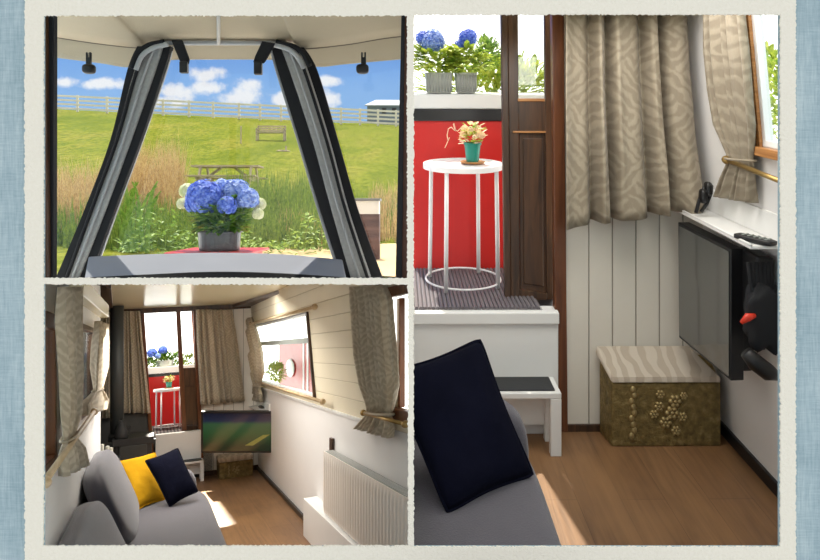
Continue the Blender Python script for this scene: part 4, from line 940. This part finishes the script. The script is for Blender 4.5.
# ---- radiator and pipe box
fx = 1.02; ra = R3.x(323.5, 455, fx); rb_ = R3.x(409, 496.5, fx); rz1 = (ra.z + rb_.z) / 2 + .005; ry0, ry1 = 2.75, ra.y; rz0 = R3.x(330, 518, fx).z
rd = thing('radiator', 'white ribbed panel radiator on the right wall under the near window', 'radiator', R3, (1.05, (ry0 + ry1) / 2, rz0))
m = MB(); n_ = 31
def rib(u_, v_):
    ph = (u_ * n_) % 1; b_ = max(0, min(1, (abs(ph - .5) - .2) * 8)); e_ = min(1, v_ * 9, (1 - v_) * 9); return Vector((fx - .006 * (1 - b_) * e_, ry0 + (ry1 - ry0) * u_, rz0 + (rz1 - rz0) * v_))
m.grid(rib, n_ * 12, 18); m.build('front_panel', M['radiator'], R3, rd, smooth=True)
m = MB(); m.box((fx, ry0, rz0), (fx + .012, ry1, rz1)); m.box((fx, ry1 - .006, rz0), (1.075, ry1, rz1)); m.build('casing', M['radiator'], R3, rd, bev=.002)
m = MB(); m.box((fx + .008, ry0, rz1 - .006), (1.085, ry1 - .004, rz1)); g = m.build('top_grille', M['grille'], R3, rd)
m = MB()
for k in range(60): y_ = ry0 + (ry1 - ry0) * (k + .5) / 60; m.box((fx + .014, y_ - .006, rz1), (1.08, y_ + .002, rz1 + .002))
m.build('grille_bar', M['white_paint'], R3, rd)['kind'] = 'stuff'
m = MB(); a = R3.x(313, 508, 1.03); m.box((1.0, 2.7, 0), (1.098, R3.z(314, 534, 0).y, rz0 - .012)); tag(m.build('pipe_boxing', M['white_paint'], R3, bev=.004), 'low white pipe boxing on the floor under the radiator', 'boxing')
a, b = R3.x(332, 438, 1.09), R3.x(332, 454, 1.09); m = MB(); m.box((1.08, a.y - .035, b.z), (1.098, a.y + .035, a.z)); tag(m.build('wall_bracket', M['dark_wood'], R3, bev=.002), 'short dark upright bracket on the wall above the radiator end', 'bracket')

# ---- sofa
so = thing('sofa', 'slate grey fabric sofa with plump back cushions along the left wall', 'sofa', R3, (.0, 3.7, 0))
ye = 4.78
m = MB(); m.box((-.27, 2.3, .05), (.315, ye, .30)); m.build('base', M['sofa'], R3, so, bev=.02)
m = MB(); m.blob((.10, 3.48, .365), (.235, 1.26, .10), 7, 60, 24); m.build('seat_cushion', M['sofa'], R3, so, smooth=True)
m = MB(); m.blob((.01, ye + .06, .35), (.28, .085, .23), 4.5, 50, 24); m.build('arm', M['sofa'], R3, so, smooth=True)
for (cy_, ly, hz_, cz_) in ((3.97, .52, .215, .62), (2.84, .64, .215, .535)):
    T = Matrix.Translation((-.178, cy_, cz_)) @ Matrix.Rotation(math.radians(-24), 4, 'Y')
    m = MB(); m.blob((0, 0, 0), (.066, ly, hz_), 4.0, 60, 32, T, wob=.05); b_ = m.build('back_cushion', M['sofa'], R3, so, smooth=True)
    m = MB(); pts = [T @ Vector((.048 + .0 * k, ly * .93 * math.copysign(abs(math.cos(a)) ** .55, math.cos(a)), .9 * hz_ * math.copysign(abs(math.sin(a)) ** .55, math.sin(a)))) for k, a in enumerate([i * math.pi / 24 for i in range(49)])]
    m.tube(pts, .004, 6); m.build('piping', M['sofa_pipe'], R3, b_, smooth=True)
m = MB(); m.box((-.29, 2.3, .05), (-.22, ye, .62)); m.build('backrest', M['sofa'], R3, so, bev=.015)
m = MB()
for x_, y_ in ((-.24, 2.5), (.26, 2.5), (-.24, 4.65), (.26, 4.65)): 
    m = MB(); m.box((x_ - .02, y_ - .02, 0), (x_ + .02, y_ + .02, .06)); m.build('leg', M['dark_wood'], R3, so)
def pc(px, py, y_): return R3.y(px, py, y_)
by_ = R3.z(170, 508, .462).y
pillow4('scatter_cushion', 'navy velvet scatter cushion on the grey sofa, in front of the yellow one', R3, pc(144, 460, by_ + .22), pc(178, 447, by_ + .3), pc(199, 492, by_ + .1), pc(169.5, 508, by_), .05, M['navy'])
by2 = by_ + .2
pillow4('scatter_cushion', 'mustard yellow velvet scatter cushion leaning behind the navy one on the sofa', R3, pc(116.5, 461, by2 + .16), pc(156, 451.5, by2 + .25), pc(166, 500, by2 + .05), pc(135, 512, R3.z(135, 512, .462).y), .05, M['yellow'])

# ---- what shows outside the right hand windows
X_ = 2.3; q = lambda px, py: R3.x(px, py, X_)
nb = thing('narrowboat', 'red painted boat cabin side with white lines seen through the right hand window', 'boat', R3, q(300, 400))
m = MB(); a, b = q(279, 345), q(330, 345); zt2 = q(300, 340).z; zb2 = q(300, 402).z; m.box((X_, b.y, zb2 - .3), (X_ + .3, a.y, zt2)); m.build('cabin_side', M['red_paint'], R3, nb)
for px in (304, 308):
    c = q(px, 370); m = MB(); m.box((X_ - .01, c.y - .06, zb2 - .3), (X_, c.y + .06, zt2)); m.build('white_line', M['white_paint'], R3, nb)
m = MB(); m.box((X_ - .02, b.y, zb2 - .05), (X_, a.y, zb2 + .12)); m.build('white_band', M['white_paint'], R3, nb)
c = q(291, 368); m = MB(); m.lathe([(.02, -.01), (.14, -.01), (.16, .0), (.14, .01), (.02, .01)], (0, 0, 0), 24, Matrix.Translation((X_ - .02, c.y, c.z)) @ Matrix.Diagonal((1, 2.5, 1, 1)) @ Matrix.Rotation(math.pi / 2, 4, 'Y')); m.build('roundel', M['white_paint'], R3, nb)
c = R3.x(276, 372, 2.0); bush(R3, (2.0, c.y, c.z), (.12, .5, .16), 900, 'yellow green bush beside the red boat outside the window', M['leaf_y'])
# ================================================================== compartment 2: the corner by the bow doors
Y2 = 3.1; N2, C2 = (1, 0, .09), 1.43
w2 = lambda px, py, off=0: R2.pl(px, py, N2, C2 - off)
u2 = lambda z: C2 - .09 * z
b2k = lambda px, py, d=Y2: R2.y(px, py, d)
st(MB().box((-.2, 1.55, -.03), (1.47, Y2, 0)).build('floor', M['planks'], R2))
jx0, jx1 = b2k(556, 300).x, b2k(568, 300).x
m = MB(); m.box((jx1 - .02, Y2, 0), (1.46, Y2 + .02, 2.1)); st(m.build('wall_back', M['boards_v'], R2))
wy = w2(758, 90).y; wz = w2(768, 147).z; wn_ = 1.55; zt = 2.0
m = MB()
for (a, b, c, d) in ((wn_, Y2, 0, wz), (wy, Y2, wz, zt), (wn_, wy, 1.92, zt)): m.prism([(u2(c), a, c), (u2(c), b, c), (u2(d), b, d), (u2(d), a, d)], (.015, 0, 0))
st(m.build('wall_right', M['white_wall'], R2))
m = MB(); m.box((-.2, 1.55, 1.95), (1.30, Y2 + .02, 1.97)); st(m.build('ceiling', M['ceiling'], R2))
m = MB(); m.prism([(u2(0) - .018, wn_, 0), (u2(0), wn_, 0), (u2(0), Y2, 0), (u2(0) - .018, Y2, 0)], (0, 0, .05)); st(m.build('baseboard_right', M['black_paint'], R2, bev=.003))
m = MB(); m.box((jx1 - .02, Y2 - .012, 0), (1.43, Y2, .03)); st(m.build('baseboard_back', M['dark_wood'], R2))
m = MB(); m.tube([(u2(z) - .006, Y2 - .01, z) for z in (1.05, 1.3, 1.6, 1.9)], .006, 6); st(m.build('trim_16', M['dark_wood'], R2))
# side window: alloy frame in a wooden surround
hp = [(u2(wz), wn_, wz), (u2(wz), wy, wz), (u2(1.92), wy, 1.92), (u2(1.92), wn_, 1.92)]
m = MB()
def offs(p, a, b, dx_=0): return Vector((u2(p[2] + b) + dx_, p[1] + a, p[2] + b))
fw = .022
m.box((u2(wz) - .002, wn_, wz), (u2(wz) + .03, wy, wz + fw)); m.prism([offs(hp[1], 0, 0), offs(hp[1], -fw, 0), offs(hp[2], -fw, 0), offs(hp[2], 0, 0)], (.03, 0, 0))
f5 = st(m.build('window_5', M['white_metal'], R2, bev=.006))
m = MB(); m.prism([offs(p, 0, 0, .018) for p in hp], (.002, 0, 0)); m.build('pane', M['glass'], R2, f5)
m = MB(); m.prism([offs(hp[1], .03, -.03, -.012), offs(hp[1], 0, -.03, -.012), offs(hp[2], 0, 0, -.012), offs(hp[2], .03, 0, -.012)], (.014, 0, 0)); m.build('wood_trim', M['honey_wood'], R2, f5, bev=.002)
m = MB(); m.box((u2(wz) - .03, wn_, wz - .035), (u2(wz), wy + .03, wz - .002)); m.build('wood_sill', M['honey_wood'], R2, f5, bev=.004)
# doorway
zd = b2k(500, 311, 3.07).z
m = MB(); m.box((-.2, 3.07, 0), (b2k(558.5, 400, 3.07).x, 3.14, zd)); m.box((-.2, 3.055, zd - .055), (b2k(559.5, 400, 3.055).x, 3.14, zd - .004)); o = m.build('step_box', M['white_paint'], R2, bev=.005); tag(o, 'white panelled step below the bow doors, the larger one with the ribbed mat above it', 'step')
st(pstrip(R2, 'trim_17', [(552, 4), (554, 150), (556, 432)], [(564, 4), (565, 150), (568, 432)], Y2 - .015, .05, M['brown_wood'], bev=.003))
d2 = thing('door_leaf', 'dark panelled wooden bow door leaf with a narrow glazed top, standing open', 'door', R2, R2.y(527, 306, 3.28))
Dl = 3.24
def q2(name, pts, dd_, th, mat, bev=.003, parent=None): m = MB(); m.prism([R2.y(px, py, Dl + dd_) for px, py in pts], (0, th, 0)); return m.build(name, mat, R2, parent or d2, bev=bev)
q2('stile', [(501, 4), (507.5, 4), (511, 303), (505, 302.5)], -.012, .04, M['dark_wood'])
q2('stile', [(507.5, 4), (518, 4), (520, 303), (511, 303)], 0, .03, M['dark_wood'])
q2('stile', [(544.5, 4), (554, 4), (553, 309), (547, 308.5)], 0, .03, M['dark_wood'])
q2('rail', [(518, 101), (545, 101), (546, 132), (519, 132)], 0, .03, M['dark_wood'])
q2('rail', [(520, 290), (547, 293), (547, 308.5), (520, 304)], 0, .03, M['dark_wood'])
q2('rail', [(518, 4), (545, 4), (545, 10), (518, 10)], 0, .03, M['dark_wood'])
q2('panel', [(519, 132), (546, 132), (547, 293), (520, 290)], .014, .01, M['dark_wood'])
q2('panel_moulding', [(523, 138), (543, 138), (544, 287), (524, 284)], .006, .012, M['dark_wood'], .005)
q2('pane', [(518, 10), (545, 10), (545, 101), (518, 101)], .012, .004, M['glass'])
q2('glazing_bead', [(518, 98.5), (545, 98.5), (545, 101.5), (518, 101.5)], -.006, .01, M['honey_wood'])
q2('panel_bead', [(513, 131), (546, 131), (546, 133), (513, 133)], -.006, .01, M['honey_wood'])
# well deck
YR2 = 3.74; rx0, rx1 = R2.y(405, 200, YR2).x, R2.y(560, 200, YR2).x
rz = R2.y(450, 121, YR2).z; kz_ = R2.y(450, 109, YR2).z; sz_ = R2.y(450, 94.5, YR2 + .0).z
m = MB(); m.box((rx0, 3.14, zd - .05), (rx1, YR2, zd - .006)); st(m.build('floor', M['black_plastic'], R2))
def mk_cork():
    m = MB(); n = 30; x0_, x1_ = R2.y(413, 290, 3.4).x, .62
    for k in range(n):
        x_ = x0_ + (x1_ - x0_) * k / n; m.tube([(x_ + .01, 3.09, zd + .004), (x_ + .01, 3.7, zd + .004)], .009, 8)
    m.box((x0_, 3.08, zd - .006), (x1_ + .01, 3.71, zd + .0)); return m
tag(mk_cork().build('ribbed_mat', M['rib_rubber'], R2, smooth=False), 'dark ribbed rubber mat lying on the deck under the round white table', 'mat')
m = MB(); m.box((rx0, YR2, zd - .05), (rx1, YR2 + .04, rz)); st(m.build('wall_back', M['red_paint'], R2))
m = MB(); m.box((rx0, YR2 - .015, rz), (rx1, YR2 + .05, kz_)); st(m.build('trim_18', M['black_paint'], R2, bev=.006))
m = MB(); m.box((rx0, YR2 - .005, kz_), (rx1, YR2 + .34, sz_)); st(m.build('trim_19', M['white_paint'], R2, bev=.006))
tb = R2.y(463, 163.5, 3.44); side_table(R2, (tb.x, 3.44, zd + .014), .197, tb.z - zd - .016, 'round white metal side table standing on the ribbed mat by the red panel')
small_plant(R2, (R2.y(472.5, 158, 3.44).x, 3.44, tb.z + .003), .041, .10, 'yellow and pink flowering plant with a wire trail in a teal pot')
tz_ = sz_ + .002; yc = YR2 + .15
c = R2.y(448, 90, yc); c.z = tz_
def trough(x0, x1, label, name, seedb, rng, nl):
    t = thing(name, label, 'potted plant', R2, ((x0 + x1) / 2, yc, tz_)); h_ = .115
    m = MB(); m.prism([(x0 + .01, yc - .06, tz_), (x1 - .01, yc - .06, tz_), (x1, yc - .065, tz_ + h_), (x0, yc - .065, tz_ + h_)], (0, .13, 0)); m.build('pot', M['pot_zinc'], R2, t, bev=.006)
    m = MB()
    for k in range(9): xx = x0 + (x1 - x0) * (k + .5) / 9; m.tube([(xx, yc - .062, tz_ + .01), (xx, yc - .067, tz_ + h_ - .01)], .004, 6)
    m.build('fluting', M['pot_zinc'], R2, t, smooth=True)
    m = MB(); (cx_, cy_, cz_), (ax_, ay_, az_) = rng
    for k in range(nl):
        a = rnd() * 6.28; q = math.sqrt(rnd()); p = Vector((cx_ + ax_ * q * math.cos(a), cy_ + ay_ * q * math.sin(a), cz_ + az_ * uni(-1, 1))); vs, fs = leafv(p, (math.cos(a), math.sin(a) * .6, uni(-.2, .9)), (0, 0, 1), uni(.04, .075), .035); m.add(vs, fs)
    m.build('foliage', M['leaf_y'], R2, t)
    for p, r_, mt in seedb: m = MB(); m.blob(p, (r_ * .8,) * 3, n=12, m=8); bloom(m, p, r_, int(60 + r_ * 1500), r_ * .2); m.build('flower_head', mt, R2, t)
    return t
pp = lambda px, py: R2.y(px, py, yc)
trough(pp(425, 80).x, pp(452, 80).x, 'blue hydrangea in a zinc pot on the white ledge, left of the darker blue one', 'potted_hydrangea', [(pp(432, 42), .068, M['petal_pale']), (pp(423, 38), .04, M['petal_blue'])], (pp(436, 61), (.13, .08, .07)), 240)
trough(pp(455, 80).x, pp(476, 80).x, 'darker blue hydrangea in a zinc pot on the white ledge beside the door leaf', 'potted_hydrangea', [(pp(468, 38), .05, M['petal_blue']), (pp(461, 45), .035, M['petal_blue'])], (pp(466, 60), (.10, .08, .06)), 200)
c = R2.y(487, 53, 4.3); bush(R2, (c.x, 4.3, c.z), (.07, .07, .085), 500, 'round lime green bush behind the ledge right of the hydrangeas', M['hedge'], 'bush', .04)
c = R2.y(487, 86, 4.5); bush(R2, (c.x + .05, 4.5, c.z - .02), (.5, .1, .2), 2400, 'yellow green grasses and scrub beyond the bow ledge', M['leaf_y'], 'scrub', .06)
c = R2.y(800, 85, 1.9); c = w2(775, 100) ; c = c + (c - Vector((0, 0, R2.h))) * .9; bush(R2, c, (.16, .5, .35), 1200, 'sunlit yellow green shrub outside the right hand side window', M['leaf_y'], 'shrub', .07)

# step stool, box
sy = R2.z(555, 454, 0).y; sxr = R2.y(560.5, 440, sy).x; sz2 = R2.y(560, 391, sy).z
wall_stool(R2, .34, sxr, sy - .02, 3.05, sz2, 'white step stool with charcoal tread, its leg beside the brown bow door post', .045)
yb = 2.965; x0, x1 = R2.y(612, 447, yb).x, R2.y(721, 441, yb).x; hf = R2.y(660, 384, yb).z
sb = thing('storage_box', 'large brass storage box with raised flower pattern and beige swirl padded lid', 'storage box', R2, ((x0 + x1) / 2, 3.02, 0))
zb = R2.y(640, 347, 3.09).z
m = MB(); m.add([(x0, yb, 0), (x1, yb, 0), (x1, 3.085, 0), (x0 - .02, 3.085, 0), (x0, yb, hf), (x1, yb, hf), (x1, 3.085, zb - .03), (x0 - .02, 3.085, zb - .03)], [(0, 3, 2, 1), (4, 5, 6, 7), (0, 1, 5, 4), (1, 2, 6, 5), (2, 3, 7, 6), (3, 0, 4, 7)]); m.build('body', M['brass_box'], R2, sb, bev=.006)
m = MB(); relief(m, (R2.y(660, 412, yb).x, yb - .002, hf * .56), (1, 0, 0), (0, 0, 1), (0, -1, 0), hf * .84); m.build('embossed_flowers', M['brass_raised'], R2, sb, smooth=True)
m = MB(); relief_stem(m, (R2.y(660, 412, yb).x, yb - .002, hf * .56), (1, 0, 0), (0, 0, 1), hf * .84); m.build('embossed_stem', M['brass_raised'], R2, sb, smooth=True)
m = MB(); e_ = .004; m.add([(x0 - .004, yb - .006, hf + e_), (x1 + .004, yb - .006, hf + e_), (x1 - .09, 3.085, zb - .026), (x0 - .04, 3.085, zb - .026), (x0 - .002, yb - .0, hf + .03), (x1 + .0, yb - .0, hf + .03), (x1 - .09, 3.08, zb + .012), (x0 - .036, 3.08, zb + .012)], [(0, 3, 2, 1), (4, 5, 6, 7), (0, 1, 5, 4), (1, 2, 6, 5), (2, 3, 7, 6), (3, 0, 4, 7)]); m.build('padded_lid', M['swirl'], R2, sb, bev=.010, segs=4)
for o_ in sb.children: pass

# television seen from the side, its wall arm and cables
tl, tr = R2.y(678, 222, 3.0), R2.y(731, 249, 2.57); bl_, br_ = R2.y(679, 337.5, 3.0), R2.y(731, 381, 2.57)
tv = thing('television', 'switched off dark grey television angled out from the wall above the brass box', 'television', R2, (1.22, 2.8, bl_.z))
dn = Vector((.050, .004, 0)); off = Vector((-.003, 0, 0))
m = MB(); m.prism([tl, tr, br_, bl_], dn); m.build('case', M['black_plastic'], R2, tv, bev=.003)
cc = (tl + tr + br_ + bl_) / 4; inn = [p + (cc - p) * .05 for p in (tl, tr, br_, bl_)]
m = MB(); m.prism([p + off for p in inn], (.002, 0, 0)); m.build('screen', M['tv_off'], R2, tv)
g = lambda px, py, d=2.52: R2.y(px, py, d)
m = MB(); a, b = g(744, 262, 2.6), g(744, 372, 2.6); m.box((a.x - .01, 2.6, b.z), (a.x + .035, 2.95, a.z)); m.build('rear_housing', M['black_plastic'], R2, tv, bev=.01)
m = MB(); a, b = g(752, 254, 2.50), g(800, 325, 2.50); m.box((a.x, 2.46, b.z), (u2(1.05) - .006, 2.62, a.z)); m.build('wall_arm', M['black_plastic'], R2, tv, bev=.012)
m = MB()
for k in range(6):
    p = [g(748 + k * 4, 262, 2.45), g(752 + k * 3.4, 290 + 6 * math.sin(k), 2.43), g(749 + k * 4.2, 318, 2.44), g(754 + k * 3, 345 + 4 * math.cos(k * 2), 2.45)]; m.tube([Vector(p[0]).lerp(p[1], .0), p[0].lerp(p[1], .5), p[1], p[1].lerp(p[2], .5), p[2], p[3]], .008, 7)
m.build('cable_bundle', M['black_fabric'], R2, tv, smooth=True)
t = thing('cable_pouch', 'black pouch of cables with an orange red tag hanging behind the dark television', 'pouch', R2, g(762, 350, 2.42))
a = g(765, 318, 2.43); m = MB(); m.blob((a.x, 2.43, a.z), (.068, .04, .115), 3, wob=.35); m.build('body', M['black_fabric'], R2, t, smooth=True)
m = MB(); m.tube([g(741, 323, 2.385), g(748, 317, 2.38), g(755, 315.5, 2.385)], [.006, .014, .007], 10); m.build('tag', M['orange'], R2, t, smooth=True)
m = MB(); m.tube([g(746, 352, 2.40), g(756, 363, 2.39), g(768, 372, 2.39), g(777, 376, 2.40)], [.022, .03, .03, .016], 12); m.build('hanging_strap', M['black_plastic'], R2, t, smooth=True)

# shelf with remote control and headphones
s0, s1 = R2.z(685, 213, 1.0), R2.z(750, 246, 1.0)
wsx = u2(1.0) - .002
t = thing('wall_shelf', 'white wall shelf above the dark television holding a remote and headphones', 'shelf', R2, (1.27, 2.6, 1.0))
m = MB(); m.prism([(s0.x, 3.06, 1.0), (s1.x, s1.y, 1.0), (wsx, s1.y, 1.0), (wsx, 3.06, 1.0)], (0, 0, -.012)); m.build('board', M['white_paint'], R2, t, bev=.003)
m = MB(); m.prism([(wsx - .012, s1.y, 1.0), (wsx, s1.y, 1.0), (wsx, 3.06, 1.0), (wsx - .012, 3.06, 1.0)], (0, 0, .095)); m.build('back_rail', M['white_paint'], R2, t, bev=.003)
m = MB(); m.tube([(s0.x + .004, 3.06, 1.003), (s1.x + .004, s1.y, 1.003)], .005, 8); m.build('front_lip', M['white_paint'], R2, t, smooth=True)
c = R2.z(755, 239, 1.012); rc = thing('remote_control', 'black remote control lying near the front end of the shelf above the dark television', 'remote control', R2, (c.x, c.y, 1.001))
T = Matrix.Translation((c.x, c.y, 1.011)) @ Matrix.Rotation(math.radians(28), 4, 'Z'); m = MB(); m.blob((0, 0, 0), (.024, .075, .010), 5, T=T); m.build('body', M['black_plastic'], R2, rc, smooth=True)
for i in range(3):
    for j in range(5): 
        m = MB(); m.blob((-.012 + i * .012, -.05 + j * .022, .010), (.004, .005, .003), 3, 10, 6, T); m.build('button', M['grille'], R2, rc, smooth=True)
hp_ = thing('headphones', 'black headphones leaning up at the far end of the shelf beside the curtain', 'headphones', R2, R2.y(702, 214, 2.86))
ph = lambda px, py, d=2.86: R2.y(px, py, d)
m = MB(); m.tube([ph(696, 213), ph(698.5, 203), ph(702, 192), ph(706, 185.5), ph(709.5, 183.5), ph(711.5, 186), ph(711, 193), ph(707, 203), ph(701, 212)], .0075, 10); m.build('headband', M['black_plastic'], R2, hp_, smooth=True)
for px, py in ((703, 196), (708, 189)): 
    m = MB(); c = ph(px, py, 2.85); m.blob(c, (.014, .022, .03), 3); m.build('ear_cup', M['black_plastic'], R2, hp_, smooth=True)

# curtains
fb2 = lambda px, py: R2.y(px, py, 2.985)
m = MB(); m.box((.5, 3.2, 1.90), (1.2, 3.55, 1.92)); st(m.build('unseen_sun_flap', M['canopy'], R2))  # unseen flap added outside to keep sun off the door glass
curtain(R2, 'wide beige leaf pattern curtain hanging over the white boards right of the bow door', [(563, 684, 2, 2, .8), (563, 688, 60, 60, .9), (563, 693, 120, 120, 1), (563, 697, 170, 166, 1.1), (563.5, 699, 227, 209, 1.2)], fb2, (0, -1, 0), .05, 4.6, M['curtain'], 11)
fr2 = lambda px, py: w2(px, py, .04)
curtain(R2, 'sunlit tied back beige curtain beside the right hand side window', [(703, 741, 2, 2, .8), (704, 746, 50, 50, 1), (708, 750, 90, 90, 1), (714, 753, 125, 125, .9), (728, 752, 158, 160, .4), (721, 752, 178, 182, 1), (715, 753, 196, 203, 1.3)], fr2, (-1, 0, 0), .015, 5, M['curtain'], 12, (727, 753, 158, 161, .03, .005), name='side_curtain')
wrail(R2, w2(728, 160.5, .055), w2(800, 189, .055), .009, M['brass'], 'brass rail below the right hand side window, at the sunlit curtain')

# sofa corner and navy cushion
so = thing('sofa', 'slate grey sofa end with a rounded arm under the big navy cushion', 'sofa', R2, (.2, 1.9, 0))
m = MB(); m.blob((.13, 1.70, .36), (.275, .60, .10), 5, 60, 24); m.build('seat_cushion', M['sofa'], R2, so, smooth=True)
m = MB(); m.box((-.15, 1.55, .05), (.37, 2.22, .30)); m.build('base', M['sofa'], R2, so, bev=.02)
m = MB(); m.blob((.13, 2.27, .30), (.285, .085, .235), 4, 50, 24); m.build('arm', M['sofa'], R2, so, smooth=True)
m = MB(); m.box((.31, 2.2, 0), (.35, 2.24, .055)); m.build('leg', M['dark_wood'], R2, so)
B_ = R2.z(447, 514, .462)
pillow4('scatter_cushion', 'big navy velvet cushion in front, resting on the sofa end beside the step stool', R2, R2.y(381, 372, 2.0), R2.y(481, 336, 2.12), R2.y(536, 477, 1.98), R2.y(447, 517, B_.y), .07, M['navy'], .005)
# everything ends at the boards that part the compartments
import bmesh
def cut_at(o, nrm):
    """drop what lies beyond a parting board (plane through the eye point, normal pointing to the part dropped)"""
    me = o.data; base = o.parent.location if o.parent and o.parent.type == 'EMPTY' else (o.parent.location if o.parent else o.location)
    n = Vector(nrm).normalized(); ds_ = [n.dot(v_.co + base) for v_ in me.vertices]
    if not ds_ or max(ds_) < 1e-4: return True
    if min(ds_) > -1e-4: return False
    bm = bmesh.new(); bm.from_mesh(me); r = bmesh.ops.bisect_plane(bm, geom=bm.verts[:] + bm.edges[:] + bm.faces[:], dist=1e-6, plane_co=-Vector(base), plane_no=n, clear_outer=True)
    if len(bm.faces) < 30000:
        ed = [e for e in r['geom_cut'] if isinstance(e, bmesh.types.BMEdge) and e.is_valid]
        try: bmesh.ops.holes_fill(bm, edges=ed, sides=0)
        except Exception: pass
    bm.to_mesh(me); bm.free(); return True
for o in list(bpy.data.objects):
    if o.type != 'MESH': continue
    r = o.get('_r')
    if r is None: continue
    pl_ = {1: [(F, -(411.0 - CX), 0), (0, -(279.9 - CY), -F)], 2: [(-F, 412.6 - CX, 0)], 3: [(F, -(411.0 - CX), 0), (0, 282.2 - CY, F)]}[r]
    if o.name in ('trim_1', 'trim_2'): continue
    if not all(cut_at(o, q_) for q_ in pl_): bpy.data.objects.remove(o)
for o in bpy.data.objects:
    for k_ in ('_o', '_r'):
        if k_ in o.keys(): del o[k_]
